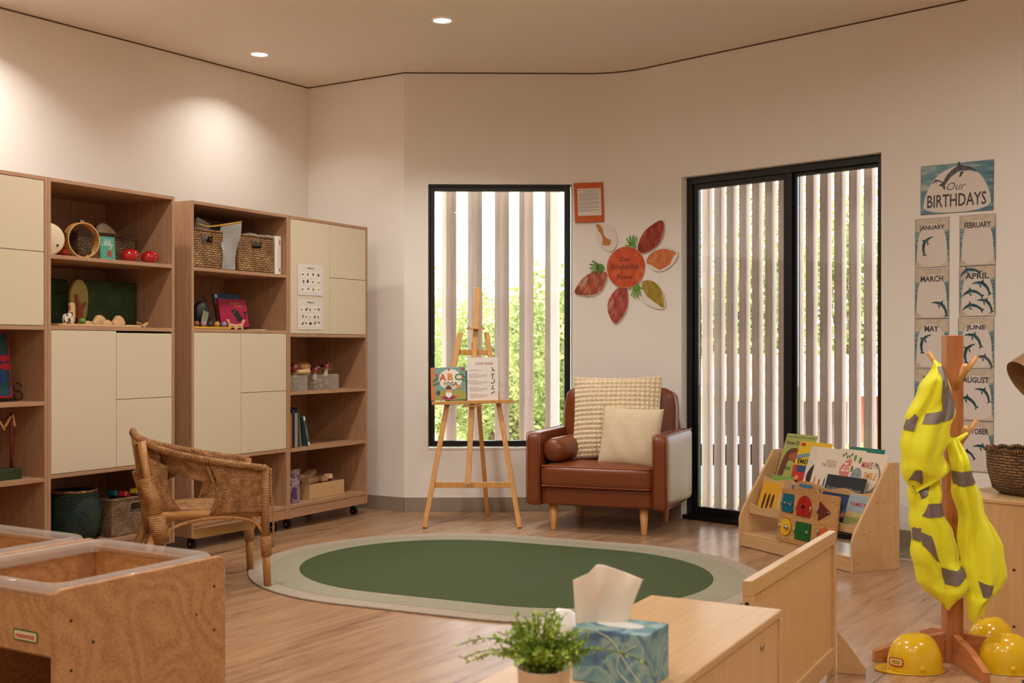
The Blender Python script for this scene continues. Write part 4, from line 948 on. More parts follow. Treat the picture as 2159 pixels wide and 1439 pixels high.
MB().prism([(-.022, 0), (.022, 0), (.016, .06), (.018, .09), (.042, .125), (.034, .135), (.008, .11), (-.002, .12), (-.018, .175), (-.034, .17), (-.018, .10), (-.018, .06)], (.0065, .016), plain('redwood stain', (142, 62, 38), .6)).build('trunk', tr_, bevel=.002)
MB().prism(rr(.56, .16, .02), (0, .012), M_MAPLEX).build('wooden_tray', None, onshelf('B', 196, .10, zB2), bevel=.002, label='flat pale wooden board under the wooden animals', cat='tray')
def cutout(name, lab, cat, pts, M, th_=.018, m=M_MAPLE, group='small wooden animals on the shelf'): return MB().prism(sm_poly(pts, 1), (-th_/2, th_/2), m).build(name, None, M @ up, bevel=.002, label=lab, cat=cat, group=group)
sheep = [(-.03, 0), (-.02, 0), (-.018, .012), (.014, .012), (.016, 0), (.026, 0), (.03, .03), (.036, .05), (.026, .062), (.012, .052), (-.02, .052), (-.034, .035)]
hog = [(-.045, 0), (.045, 0), (.042, .018), (.026, .04), (0, .052), (-.022, .046), (-.036, .026), (-.05, .012)]
zt = zB2+.0125
cutout('wooden_sheep', 'white spotted wooden cow figure at the left of the animal board', 'toy animal', sheep, onshelf('B', 143, .055, zt, .2), m=patches('cow spots', [(.55, (226, 214, 190)), (.6, (60, 40, 30))], 60))
cutout('wooden_llama', 'tall pale wooden animal figure behind the spotted cow', 'toy animal', [(-.018, 0), (.02, 0), (.018, .06), (.02, .10), (.004, .115), (-.016, .105), (-.008, .08), (-.018, .05)], onshelf('B', 150, .10, zt, 0))
cutout('wooden_hedgehog', 'pale wooden hedgehog-like block right of the toy tree', 'toy animal', hog, onshelf('B', 210, .09, zt, 0))
cutout('wooden_turtle', 'small low pale wooden animal between the two larger blocks', 'toy animal', [(a*.7, b*.5) for a, b in hog], onshelf('B', 225, .055, zt, 0))
cutout('wooden_elephant', 'round-backed pale wooden animal at the right end of board', 'toy animal', hog, onshelf('B', 250, .08, zt, .1))
cutout('wooden_bug', 'small flat pale wooden animal lying beside green pebble', 'toy animal', [(a*.6, b*.35) for a, b in hog], onshelf('B', 185, .07, zt, 0))
MB().ball((0, 0, 0), (.020, .016, .016), plain('leaf green', (96, 140, 40), .6), 14, 8).build('green_pebble', None, onshelf('B', 174, .06, zt+.0155, 0), label='small bright green rounded block on the animal board', cat='toy block')
bf = thing('wooden_butterfly', 'small wooden butterfly with spread wings at the right of the shelf', 'toy animal', onshelf('B', 300, .035, zB2+.001, .2))
for s in (-1, 1): MB().prism(sm_poly([(0, -.012), (.05, -.016), (.056, .010), (.02, .016), (0, .010)], 1), (0, .003), M_MAPLE).build('wing', bf, Matrix.Rotation(-s*.5, 4, 'Y') @ Matrix.Scale(s, 4, (1, 0, 0)))
MB().tube([(0, -.018, .003), (0, .018, .003)], .0035, M_MAPLE, 8).build('body', bf)
# unit B, bottom
tb_ = thing('round_basket', 'round dark teal woven basket with straw rim on the bottom shelf', 'basket', onshelf('B', 157, .17, zBb) @ Matrix.Diagonal((.84, .84, 1, 1)))
MB().lathe([(.002, .001), (.120, .001), (.150, .05), (.163, .12), (.160, .17), (.142, .245), (.136, .262), (.130, .262), (.136, .24), (.154, .17), (.157, .12), (.144, .05), (.115, .01), (.002, .01)], M_TEAL, 48).build('woven_body', tb_)
MB().lathe([(.1375, .250), (.1400, .256), (.1385, .270), (.132, .270), (.1295, .262)], M_SEAG, 48).build('straw_rim', tb_)
basket('storage_basket', 'pale woven basket with handle hole on the bottom shelf behind the wicker chair', 'basket', onshelf('B', 284, .03, zBb, -.05), .31, .30, .20, M_SEAGW, True, hx=.02)
for px_, lab, c_, dd in ((262, 'red plastic toy poking out of the pale basket', (190, 30, 34), .12), (285, 'yellow and black toy in the pale basket', (200, 170, 40), .16), (240, 'blue toy at the back of the pale basket', (30, 110, 130), .2)):
    MB().prism(rr(.09, .05, .012), (0, .03), plain('toy %d' % c_[0], c_, .35)).ball((.02, 0, .03), .02, plain('toy %d' % c_[0], c_, .35)).build('plastic_toy', None, onshelf('B', px_, dd, zBb+.185, .5) @ Matrix.Rotation(.5, 4, 'Y'), bevel=.003, label=lab, cat='toy', group='toys in the pale woven basket')
# unit C, top shelf
zC1, zC2 = 1.652, 1.293
wl_ = soff('C', 470, .03)-.026
basket('storage_basket', 'seagrass basket with handle hole at the left of its top shelf', 'basket', MM('C') @ TR(.026+wl_/2, .03, zC1), wl_, .33, .225, M_SEAG, True, hx=.0)
basket('storage_basket', 'seagrass basket full of white cards, beside the plastic zip bag', 'basket', onshelf('C', 541, .03, zC1, 0), soff('C', 579, .03)-soff('C', 503, .03)-.01, .33, .225, M_SEAG, True, hx=.0)
M_PLB = NT('cloudy plastic'); M_PLB.set(Base_Color=(.62, .6, .57, 1), Roughness=.12, Alpha=.42); M_PLB.bump(M_PLB.n('ShaderNodeTexNoise', {'Vector': M_PLB.coord((1, 1, 1)), 'Scale': 14.0, 'Detail': 3.0, 'Distortion': 2.0}).outputs[0], .5, .015); M_PLB = M_PLB.m
zb = thing('zip_bag', 'cloudy plastic zip bag with yellow seam hanging between the baskets', 'bag', onshelf('C', 484, .025, zC1))
def zbag(u, v, s=1): return (-.07+.15*u+.02*v*u-.03*(1-v)*(u), s*.018*math.sin(PI*u)*math.sin(PI*v)+.05*(1-u)*.0-.012*math.sin(6*v+3*u), .003+.30*v*(1-.12*(1-u)))
g = MB(); g.grid(zbag, 14, 20, M_PLB, (.15, .3)); g.grid(lambda u, v: zbag(u, v, -1), 14, 20, M_PLB, (.15, .3)); g.build('bag_film', zb)
MB().tube([Vector(zbag(k/10, 1)) for k in range(11)], .005, plain('yellow zip', (206, 160, 40), .4), 6).tube([(-.07, 0, .266), (-.16, .03, .25), (-.22, .04, .262)], .005, plain('yellow zip', (206, 160, 40), .4), 6).build('yellow_seam', zb)
for k in range(9):
    px_ = 519+5.6*k; MB().prism(rr(.10, .07, .02), (0, .004), M_LAM).build('flash_card', None, onshelf('C', px_, .10, zC1+.205+random.uniform(0, .012)) @ RZ(PI/2+random.uniform(-.1, .1)) @ up, label=['leftmost','second','third','fourth','fifth','sixth','seventh','eighth','rightmost'][k]+' of the white flash cards standing in the right-hand seagrass basket', cat='card', group='white flash cards in the seagrass basket')
for k, (px_, w2_, c_, lab) in enumerate([(419, .12, (150, 140, 140), 'grey-white leaflet sticking out of the left seagrass basket'), (448, .2, (40, 48, 34), 'dark green folder standing at the back of the left seagrass basket')]):
    MB().prism(rr(w2_, .26, .01), (0, .006), plain('folder %d' % k, c_, .5)).build('folder', None, onshelf('C', px_, .12+.12*k, zC1+.17) @ Matrix.Rotation(.3*(1-k), 4, 'Y') @ up, label=lab, cat='folder')
bd = thing('ring_binder', 'white ring binder standing at the right end of the top shelf', 'binder', MM('C') @ TR(.805, .04, zC1+.001))
MB().bx(-.03, .03, 0, .22, 0, .245, M_WHITE).build('binder_body', bd, bevel=.003)
MB().bx(.0, .029, -.0012, 0, .01, .235, C((214, 206, 196))).bx(.012, .020, -.002, -.0012, .19, .22, C((150, 50, 40))).bx(.012, .020, -.002, -.0012, .02, .04, C((60, 70, 50))).build('spine_label', bd)
# unit C, second shelf
def book(name, lab, M, w_, h_, th_, c, group=None, cat='book', art=None, txt=None, mt=None):
    e = thing(name, lab, cat, M, group)
    MB().prism(rr(w_, h_, .002, 2), (-th_, 0), mt or C(c, .35)).build('cover', e, bevel=.0008)
    MB().bx(-w_/2+.004, w_/2+.0004, -h_/2+.002, h_/2+.0004, -th_+.002, -.002, C((224, 218, 204))).build('pages', e)
    if art: kid(e, 'cover_picture', art)
    if txt: kid(e, 'lettering', txt)
    return e
OR_, MG = C((196, 112, 40), .4), C((150, 24, 74), .4)
book('picture_book', 'blue and orange picture book behind the magenta bird book', onshelf('C', 482, .19, zC2+.115) @ RZ(-.05) @ Matrix.Rotation(PI/2-.2, 4, 'X'), .215, .225, .012, (24, 66, 104),
     art=lambda mb: mb.prism([(-.1075, -.11), (.1075, -.11), (.1075, .055), (-.1075, .065)], (.0003, .0006), OR_).prism([(-.10, .085), (-.078, .085), (-.078, .108), (-.10, .108)], (.0003, .0007), C((200, 206, 210))),
     txt=lambda mb: mb.text('The Fables to Grow\nand Read', .0, .025, .16, .045, C((60, 30, 20)), .0008, .02))
book('picture_book', 'magenta picture book with a black bird, leaning on deer stand', onshelf('C', 493, .125, zC2+.105) @ RZ(-.05) @ Matrix.Rotation(PI/2-.2, 4, 'X'), .235, .175, .012, (158, 20, 66),
     art=lambda mb: mb.prism(sm_poly([(-.01, .02), (.02, .022), (.04, .01), (.055, -.02), (.075, -.03), (.06, -.045), (.03, -.06), (.015, -.05), (.005, -.02), (-.01, .0), (-.025, .012)], 2), (.0003, .0006), C((22, 24, 26))).prism([(.075, .005), (.115, .012), (.112, .002), (.098, -.002), (.096, -.04), (.088, -.04), (.088, -.002)], (.0003, .0006), C((22, 24, 26))).prism(circ(.006, .006, .003, None, 8), (.0006, .0008), M_WHITE),
     txt=lambda mb: mb.text('Kookaburra', .025, .062, .09, .013, C((206, 140, 90)), .0008, .02).text('Remember', .05, .044, .08, .012, C((206, 120, 60)), .0008, .02))
ds = thing('deer_stand', 'small pale wooden book stand cut with two deer heads', 'book stand', onshelf('C', 497, .09, zC2))
for s in (-1, 1): MB().prism(sm_poly([(0, 0), (.012, 0), (.016, .022), (.05, .022), (.052, 0), (.064, 0), (.062, .03), (.074, .05), (.084, .058), (.074, .066), (.060, .056), (.052, .036), (.014, .036), (0, .03)], 1), (-.004, .004), M_MAPLE).build('deer_cutout', ds, Matrix.Scale(s, 4, (1, 0, 0)) @ up)
MB().bx(-.05, .05, -.003, .06, .012, .018, M_MAPLE).build('cross_piece', ds)
kb = thing('sewing_pouch', 'dark netted pouch with a pale printed tag, at the shelf left end', 'pouch', onshelf('C', 424, .14, zC2+.001))
MB().ball((0, 0, .085), (.06, .045, .085), plain('black net', (22, 20, 20), .5), 18, 12).build('pouch_body', kb)
MB().prism(rr(.055, .085, .004), (0, .002), plain('silver print', (150, 160, 136), .15, .5)).build('printed_tag', kb, TR(-.025, -.052, .065) @ RZ(.1) @ up @ RZ(-.3))
MB().tube([(.04*math.cos(a*.5), 0, .165+.035*math.sin(a*.5)) for a in range(0, 13)], .003, plain('black net', (22, 20, 20), .5), 6, closed=False).build('handle_loop', kb)
ty = thing('bead_tray', 'long yellow tray with coloured balls along the front of shelf', 'tray', onshelf('C', 440, .045, zC2+.001))
MB().bx(-.17, .17, -.02, .05, 0, .012, plain('tray yellow', (206, 160, 40), .4)).build('tray', ty, bevel=.002)
for k, c_ in enumerate([(170, 90, 70), (140, 80, 60), (176, 130, 150), (60, 50, 60), (200, 150, 60), (130, 140, 170)]): MB().ball((0, 0, 0), .017, plain('ball %d' % c_[0], c_, .5), 14, 8).build('ball', ty, TR(-.145+.057*k, .012, .029))
MB().prism(rr(.12, .06, .003), (0, .003), M_WHITE).build('paper_slip', None, onshelf('C', 541, .04, zC2, .1), label='small white paper slip lying right of the deer stand', cat='paper')
# unit D shelves
zD1, zD2, zD3 = .895, .525, .161
M_ACR = NT('clear acrylic'); M_ACR.set(Base_Color=(.75, .72, .62, 1), Roughness=.05, Alpha=.16); M_ACR = M_ACR.m
def acry(lab, px_, w_, dp_=.16):
    e = thing('acrylic_box', lab, 'box', onshelf('D', px_, .05, zD1), 'clear boxes of nature pieces'); mb = MB(); t_ = .004; hh = .105
    mb.bx(-w_/2, w_/2, 0, dp_, .001, t_, M_ACR).bx(-w_/2, w_/2, 0, t_, t_, hh, M_ACR).bx(-w_/2, w_/2, dp_-t_, dp_, t_, hh, M_ACR).bx(-w_/2, -w_/2+t_, t_, dp_-t_, t_, hh, M_ACR).bx(w_/2-t_, w_/2, t_, dp_-t_, t_, hh, M_ACR); mb.build('box_walls', e)
    fl2 = MB(); 
    for _ in range(26): fl2.ball((random.uniform(-w_/2+.03, w_/2-.03), random.uniform(.03, dp_-.03), random.uniform(.02, .07)), (random.uniform(.01, .022), .012, .012), plain('nature %d' % random.choice((0, 1)), random.choice(((120, 84, 50), (150, 116, 76))), .8), 8, 6)
    fl2.build('wood_pieces', e, kind='stuff')
acry('clear box of wood pieces at the shelf left end, partly hidden', 628, .20); acry('clear box of wood pieces right of the other on its shelf', 690, .26)
def mush(lab, px_, dd, z, tilt):
    e = thing('toy_mushroom', lab, 'toy mushroom', onshelf('D', px_, dd, z) @ Matrix.Rotation(tilt, 4, 'Y'), 'red toy mushrooms in the clear boxes')
    MB().lathe([(.045, 0), (.046, .010), (.038, .030), (.02, .042), (.001, .046)], plain('mushroom red', (110, 18, 22), .4), 24).lathe([(.001, .004), (.045, 0)], plain('drum skin', (224, 208, 176), .5), 24).build('cap', e)
    MB().lathe([(.016, -.05), (.017, -.03), (.011, .003)], RI['skin'], 14).build('stem', e)
    for k in range(9):
        a = k*2.4; t_ = .35+.09*(k % 6); x = .042*math.sin(t_*1.6); MB().ball((x*math.cos(a), x*math.sin(a), .046*math.cos(t_*1.45)), (.006, .006, .003), M_WHITE, 8, 6).build('white_spot', e)
mush('red spotted toy mushroom on the left clear box', 620, .13, zD1+.135, -.2); mush('red spotted toy mushroom low between the two clear boxes', 664, .14, zD1+.118, .15); mush('highest red spotted toy mushroom on the right clear box', 688, .13, zD1+.14, .25)
MB().tube([(-.06, 0, 0), (.03, 0, 0), (.05, 0, .0)], [.014, .017, .026], M_MAPLE, 12).build('wooden_peg', None, onshelf('D', 639, .07, zD1+.125), label='pale wooden peg resting across the left clear box', cat='toy block')
MB().tube([(-.045, .02, .03), (.05, .02, .035)], [.035, .038], M_RATP, 12).build('wood_piece', None, onshelf('D', 641, .12, zD1+.12), label='pale cut branch piece behind the wooden peg', cat='wood piece')
bks = [(609, .014, .20, .265, (30, 30, 34), 0, 'black book at the left end of the book row'), (613, .012, .19, .225, (206, 116, 40), 0, 'orange-spined book second in the row'), (617, .010, .2, .255, (26, 40, 52), 0, 'dark navy book third in the row'), (621, .018, .19, .235, (28, 28, 32), 0, 'thick black book fourth in the row'),
 (633, .030, .20, .225, (150, 144, 138), .02, 'grey box file with small pictures in the book row'), (643, .010, .21, .245, (44, 72, 96), .03, 'slim blue book right of grey box file'), (648, .008, .20, .262, (60, 44, 34), .05, 'slim tall brown book in the row'), (653, .008, .20, .238, (120, 110, 60), .07, 'slim olive book in the row'), (658, .008, .2, .205, (150, 128, 60), .12, 'slim mustard book leaning in the row')]
sc_ = soff('D', 611, .045)-.008
for k, (px_, t_, w_, h_, c_, tl, lab) in enumerate(bks):
    sc_ += t_+.003+.25*tl*.06
    e = thing('book', lab, 'book', MM('D') @ TR(sc_-t_/2, .045+.002*k, zD2+.001) @ Matrix.Rotation(-tl, 4, 'Y'), 'books standing on the lower shelf')
    MB().bx(-t_/2, t_/2, 0, w_, 0, h_, C(c_, .4)).build('cover', e, bevel=.001)
    MB().bx(-t_/2+.0012, t_/2-.0012, .003, w_+.0005, .002, h_+.0004, C((214, 206, 190))).build('pages', e)
for px_, lab, tl, c_, w_, h_, dd in ((664, 'leaning book with white top and teal cover at the row end', .28, (60, 88, 92), .05, .21, .05), (672, 'dark blue-black book leaning furthest over at the row end', .42, (24, 30, 40), .012, .21, .09)):
    e = thing('book', lab, 'book', MM('D') @ TR(sc_+(.075 if tl < .3 else .125), dd, zD2+.002) @ Matrix.Rotation(-tl, 4, 'Y'), 'books standing on the lower shelf'); t_ = .02
    MB().bx(-.02, 0, 0, .17, 0, h_, C(c_, .4)).build('cover', e, bevel=.001)
    MB().bx(-.018, -.002, -.0006, 0, h_*.86, h_-.002, M_WHITE).bx(-.018, -.002, -.0006, 0, .004, .03, M_WHITE).bx(-.016, -.004, -.0006, 0, .06, .13, C((110, 140, 120))).build('spine_print', e)
pb = thing('purple_bag', 'purple plastic bag printed with pale shapes, bottom shelf left end', 'bag', onshelf('D', 617, .08, zD3))
M_PUR = patches('purple print', [(.45, (78, 58, 96)), (.55, (170, 156, 150)), (.62, (50, 60, 96))], 16, .3)
MB().grid(lambda u, v: (-.07+.14*u, -.03*math.sin(PI*u)*(1-v)-.004, .002+.215*v), 10, 12, M_PUR, (.14, .2)).grid(lambda u, v: (-.07+.14*u, .035*math.sin(PI*u)*(1-v), .002+.215*v), 10, 12, M_PUR, (.14, .2)).build('bag_film', pb)
wbx = thing('wooden_crate', 'pale wooden box heaped with wooden pieces on the bottom shelf', 'box', onshelf('D', 690, .07, zD3, 0))
mb = MB(); mb.bx(-.19, .19, 0, .012, 0, .10, M_MAPLEX).bx(-.19, .19, .21, .222, 0, .10, M_MAPLEX).bx(-.19, -.178, .012, .21, 0, .10, M_MAPLEX).bx(.178, .19, .012, .21, 0, .10, M_MAPLEX).bx(-.178, .178, .012, .21, .0, .01, M_MAPLEX); mb.build('box_walls', wbx, bevel=.001)
for k, (x, y, z, a, L, tl, lab) in enumerate([(-.09, .08, .115, .2, .14, 0, 'leftmost'), (.02, .06, .12, -.1, .06, 0, 'middle small'), (-.02, .14, .145, .4, .16, -.15, 'topmost'), (.08, .07, .115, .9, .12, .35, 'tilted'), (-.10, .15, .135, -.3, .12, .1, 'rear left'), (.10, .15, .11, .1, .13, 0, 'rear right')]):
    MB().bx(-L/2, L/2, -.03, .03, -.018, .018, M_MAPLEX).build('wooden_block', None, onshelf('D', 690, .07, zD3, 0) @ TR(x, y, z) @ RZ(a) @ Matrix.Rotation(tl, 4, 'Y'), bevel=.003, label=lab+' pale wooden block heaped in the box on the bottom shelf', cat='toy block', group='wooden blocks heaped in the bottom box')
# unit A shelves
pa = thing('framed_picture', 'blue picture with red rim on black scroll stand, left edge', 'picture', onshelf('A', 0, .16, .913))
MB().prism(rr(.18, .33, .015), (-.006, .0), plain('picture red', (180, 20, 40), .4)).prism(rr(.165, .315, .012), (.0001, .001), patches('blue green print', [(.4, (20, 40, 110)), (.5, (30, 80, 40)), (.62, (24, 56, 140))], 9, .4)).prism(circ(.055, .03, .03, .018, 14), (.001, .002), plain('picture red', (180, 20, 40), .4)).prism(circ(.06, -.01, .035, .018, 14), (.001, .002), plain('picture red', (180, 20, 40), .4)).build('picture', pa, TR(-.03, 0, .185) @ Matrix.Rotation(PI/2-.1, 4, 'X'))
MB().tube([(.085+.022*math.cos(k*.5), -.02, .07+.02*math.sin(k*.5)) for k in range(11)], .0035, M_CASTOR, 6).tube([(.09+.024*math.cos(k*.6), -.02, .026+.022*math.sin(k*.6)) for k in range(11)], .0035, M_CASTOR, 6).tube([(-.1, -.02, .006), (.09, -.02, .006)], .004, M_CASTOR, 6).build('scroll_stand', pa)
pg = thing('peg_line', 'toy washing line with red posts, green base and wooden pegs', 'toy', onshelf('A', 20, .10, .531))
MB().bx(-.3, .05, -.03, .03, 0, .055, plain('green base', (44, 60, 32), .5)).build('base', pg, bevel=.003)
for x in (.01, -.25): MB().tube([(x, 0, .055), (x, 0, .33)], .007, plain('post red', (110, 26, 22), .5), 10).build('post', pg)
MB().tube([(.01, 0, .315), (-.06, 0, .285), (-.12, 0, .275), (-.18, 0, .285), (-.25, 0, .315)], .0015, M_CASTOR, 5).build('string', pg)
for x, z, a in ((-.015, .285, .6), (-.05, .27, -.6), (-.085, .255, -.5), (.018, .29, -.2)): MB().box((0, 0, 0), (.008, .01, .06), M_PINE).build('peg', pg, TR(x, -.006, z) @ Matrix.Rotation(a, 4, 'Y'))
# ---------------------------------------------------------------- book display rack by the door
RO = Vector((1.351, 6.876, 0)); RXD = Vector((.45, -.893, 0)).normalized(); RYD = Vector((-RXD.y, RXD.x, 0)); RW = .955
RM = TR(RO) @ RZ(math.atan2(RXD.y, RXD.x))
def rx(px, d): o = RO+RYD*d; q = (px-CX)/F; return (q*o.y-o.x)/(RXD.x-q*RXD.y)
def rz(px, d, py): o = RO+RYD*d+RXD*rx(px, d); return EH-(py-HY)*o.y/F
rk = thing('book_rack', 'pale wooden tiered book display rack standing beside the tall glazed door', 'book rack', RM)
prof = [(0, 0), (.33, 0), (.33, .567), (.255, .567)]+[(.255-.222*k/6, .567-.33*k/6) for k in range(1, 7)]+[(.012, .20), (0, .165)]
for x in (0, RW-.018):
    mb = MB(Matrix(((0, 0, 1, 0), (1, 0, 0, 0), (0, 1, 0, 0), (0, 0, 0, 1)))); mb.prism(prof, (x, x+.018), M_MAPLE)
    for y, z in ((.03, .05), (.29, .05), (.12, .21), (.08, .2), (.17, .36), (.30, .54), (.22, .36), (.30, .22)): mb.prism(circ(y, z, .004, None, 8), (x-.0004, x+.0184), plain('screw hole', (60, 40, 24), .6))
    mb.build('side_panel', rk, bevel=.002)
MB().bx(.0185, RW-.0185, .012, .30, .068, .082, M_MAPLEX).build('base_shelf', rk, bevel=.002)
MB().bx(.0185, RW-.0185, .004, .018, .004, .0675, M_MAPLEX).build('plinth', rk, bevel=.002)
def lip(y, z0, z1):
    n = 60; top = [(.0185+(RW-.037)*k/n, z1+.009*math.cos(2*PI*4*k/n)) for k in range(n+1)]
    MB(Matrix(((1, 0, 0, 0), (0, 0, 1, 0), (0, 1, 0, 0), (0, 0, 0, 1)))).prism([(.0185, z0), (RW-.0185, z0)]+top[::-1], (y, y+.012), M_MAPLEX).build('book_lip', rk, bevel=.001)
lip(.062, .195, .245); lip(.165, .345, .402)
for y, z in ((.075, .195), (.178, .345)): MB().bx(.0185, RW-.0185, y, y+.075, z, z+.008, M_MAPLEX).build('tier_base', rk)
SL = Matrix.Rotation(PI/2-.34, 4, 'X')
for y, z, L in ((.16, .20, .17), (.262, .35, .20)): MB().bx(.0185, RW-.0185, 0, L, -.008, 0, M_MAPLEX).build('back_board', rk, TR(0, y, z) @ SL)
for x in (.03, RW-.03): MB().bx(x-.02, x+.02, .08, .28, .0, .004, M_CASTOR).build('rubber_foot', rk)
def rbook(lab, pxl, pxr, ptop, tier, dd, c, art=None, txt=None, th_=.006, rot=0, h_=None, w_=None, group='picture books in the display rack'):
    y0, z0 = ((.088, .204), (.190, .354))[tier]; y0 += dd
    xl, xr = rx(pxl, y0), min(rx(pxr, y0), RW-.024); w_ = w_ or xr-xl
    zt_ = rz((pxl+pxr)/2, y0+.09, ptop); h_ = h_ or (zt_-z0)/math.cos(.34)
    M = RM @ TR(xl+w_/2, y0, z0+.0015) @ SL @ TR(0, h_/2, 0) @ RZ(rot)
    return book('picture_book', lab, M, w_, h_, th_, c, group, art=art and (lambda mb: art(mb, w_, h_)), txt=txt and (lambda mb: txt(mb, w_, h_)))
R4 = lambda x0, x1, y0, y1: [(x0, y0), (x1, y0), (x1, y1), (x0, y1)]
def a_dino(mb, w, h):
    mb.prism(sm_poly([(-w*.48, -h*.42), (-w*.42, h*.1), (-w*.2, h*.26), (w*.15, h*.2), (w*.3, 0), (w*.1, -h*.08), (-w*.2, h*.04), (-w*.26, -h*.1), (-w*.3, -h*.4), (0, -h*.44), (0, -h*.48), (-w*.46, -h*.48)]), (.0003, .0006), C((104, 54, 40))).prism(sm_poly([(-w*.3, h*.04), (-w*.1, h*.18), (w*.3, h*.12), (w*.3, -h*.06), (0, h*.0)]), (.0006, .0008), C((170, 80, 36)))
rbook('green dinosaur picture book at the top left of the rack', 1630, 1693, 914, 1, .028, (160, 168, 92), a_dino,
      lambda mb, w, h: mb.text('JANE YOLEN & MARK TEAGUE', 0, h*.44, w*.9, .008, C((70, 70, 50)), .0009).text('How Do Di', -w*.1, h*.33, w*.66, .026, C((50, 50, 40)), .0009).text('Eat Their', w*.02, -h*.14, w*.6, .024, C((50, 50, 40)), .0009), .006)
def a_emer(mb, w, h):
    mb.prism(R4(-w*.5, w*.5, -h*.5, h*.0), (.0002, .0004), C((188, 44, 34))).prism([(-w*.5, h*.2), (w*.5, h*.38), (w*.5, h*.31), (-w*.5, h*.11)], (.0002, .0004), C((120, 140, 150)))
    mb.prism(R4(-w*.38, w*.2, -h*.14, -h*.0), (.0005, .0007), C((40, 70, 110))).prism(R4(-w*.1, -w*.04, -h*.14, 0), (.0007, .0009), C((190, 200, 200))).prism(R4(-w*.44, -w*.3, h*.40, h*.46), (.0003, .0006), C((180, 36, 30)))
    for cx_, cy_, r_, c_ in ((-w*.32, -h*.26, .014, (220, 160, 60)), (w*.1, -h*.26, .014, (220, 160, 60)), (-w*.3, -h*.37, .016, (30, 24, 20)), (w*.12, -h*.38, .016, (30, 24, 20))): mb.prism(circ(cx_, cy_, r_, None, 12), (.0007, .0009), C(c_))
rbook('yellow and red fire engine picture book at upper left of rack', 1661, 1727, 930, 1, .018, (222, 182, 28), a_emer, lambda mb, w, h: mb.text('EMERGENCY', w*.06, h*.08, w*.95, .030, C((24, 22, 20)), .0011, .02))
rbook('white book with a dark animal shape, between fire engine and crayon books', 1687, 1735, 940, 1, .012, (214, 204, 190), lambda mb, w, h: mb.prism(sm_poly([(-w*.45, -h*.2), (-w*.3, h*.05), (0, h*.2), (w*.3, h*.3), (w*.3, -h*.48), (-w*.2, -h*.48)]), (.0003, .0006), C((52, 38, 36))).prism(R4(-w*.05, w*.15, h*.2, h*.46), (.0002, .0005), C((140, 156, 96))))
rbook('teal-green book showing only its top edge at the right back of rack', 1766, 1838, 942, 1, .034, (24, 112, 92))
def a_cray(mb, w, h):
    for k, c_ in enumerate(((206, 130, 40), (180, 44, 44), (60, 80, 140), (90, 150, 80))): x = -w*.36+k*w*.17; mb.prism([(x-.006, -h*.48), (x+.006, -h*.48), (x+.006, -h*.2+.0*k), (x, -h*.12-.02*(k % 2)), (x-.006, -h*.2)], (.0003, .0006), C(c_))
rbook('cream book with crayons along the bottom, in the middle of top row', 1702, 1762, 943, 1, .008, (224, 210, 188), a_cray, lambda mb, w, h: mb.text('THE DAY\nTHE CRAYONS', w*.05, h*.17, w*.6, .04, C((150, 130, 116)), .0009))
def a_pink(mb, w, h):
    mb.prism(sm_poly([(-w*.4, -h*.05), (-w*.2, h*.28), (w*.3, h*.32), (w*.48, h*.05), (w*.1, -h*.14)]), (.0003, .0005), C((206, 124, 116)))
    for k in range(10): a = k*.7; mb.prism([(-w*.3+w*.08*k+u, h*.36+.01*math.sin(k*2)+v_) for u, v_ in circ(0, 0, .006, .010, 8)], (.0005, .0007), C(((50, 100, 70), (110, 60, 60))[k % 2]))
    mb.prism(sm_poly([(-w*.4, -h*.48), (-w*.34, -h*.16), (0, -h*.1), (w*.3, -h*.2), (w*.4, -h*.48)]), (.0006, .0008), C((110, 92, 78)))
rbook('pink floral book with a brown koala, right of the crayons', 1746, 1800, 945, 1, .002, (222, 208, 188), a_pink, lambda mb, w, h: mb.text('Zoo', -w*.02, h*.12, w*.5, .05, C((240, 214, 204)), .0009, .01, .3))
def a_smile(mb, w, h):
    arc_ = [(w*.02+w*.42*math.cos(t_), -h*.04+h*.40*math.sin(t_)) for t_ in [1.1-.18*k for k in range(15)]]; inn = [(w*.02+w*.36*math.cos(t_), -h*.0+h*.33*math.sin(t_)) for t_ in [1.1-.17*k for k in range(15)]]
    mb.prism(arc_+inn[::-1], (.0003, .0006), C((128, 118, 112))).prism(sm_poly([(-w*.46, -h*.1), (-w*.38, h*.14), (-w*.2, h*.18), (-w*.1, h*.02), (-w*.14, -h*.2), (-w*.3, -h*.3), (-w*.46, -h*.28)]), (.0006, .0008), C((140, 146, 144))).prism(sm_poly([(-w*.14, -h*.16), (0, -h*.12), (w*.1, -h*.3), (0, -h*.34)]), (.0008, .0010), C((122, 102, 100)))
    for cx_, cy_ in ((-w*.42, h*.36), (-w*.26, h*.32), (-w*.44, h*.12)): mb.prism(circ(cx_, cy_, .010, .02, 10), (.0008, .0010), C((90, 130, 50)))
    for cx_ in (-w*.36, -w*.22): mb.prism(circ(cx_, h*.02, .004, None, 8), (.0010, .0012), C((60, 60, 66)))
rbook('cream elephant picture book reading Make Me Smile, right end of rack', 1776, 1858, 953, 1, -.003, (228, 212, 190), a_smile, lambda mb, w, h: mb.text('MAKE', -w*.02, h*.24, w*.32, .036, C((176, 50, 50)), .0012, .01).text('ME', w*.24, h*.24, w*.12, .026, C((90, 110, 120)), .0012, .0).text('SMILE', w*.13, h*.02, w*.38, .040, C((214, 140, 40)), .0012, .01))
rbook('green and white baby picture book behind the yellow one, lower left', 1606, 1652, 999, 0, .022, (120, 156, 72), lambda mb, w, h: mb.prism(R4(-w*.5, w*.5, -h*.5, h*.18), (.0003, .0005), C((214, 206, 150))).prism(circ(w*.1, -h*.1, .012, None, 10), (.0005, .0007), C((190, 100, 90))).prism(circ(w*.3, h*.1, .010, None, 10), (.0005, .0007), C((120, 160, 60))))
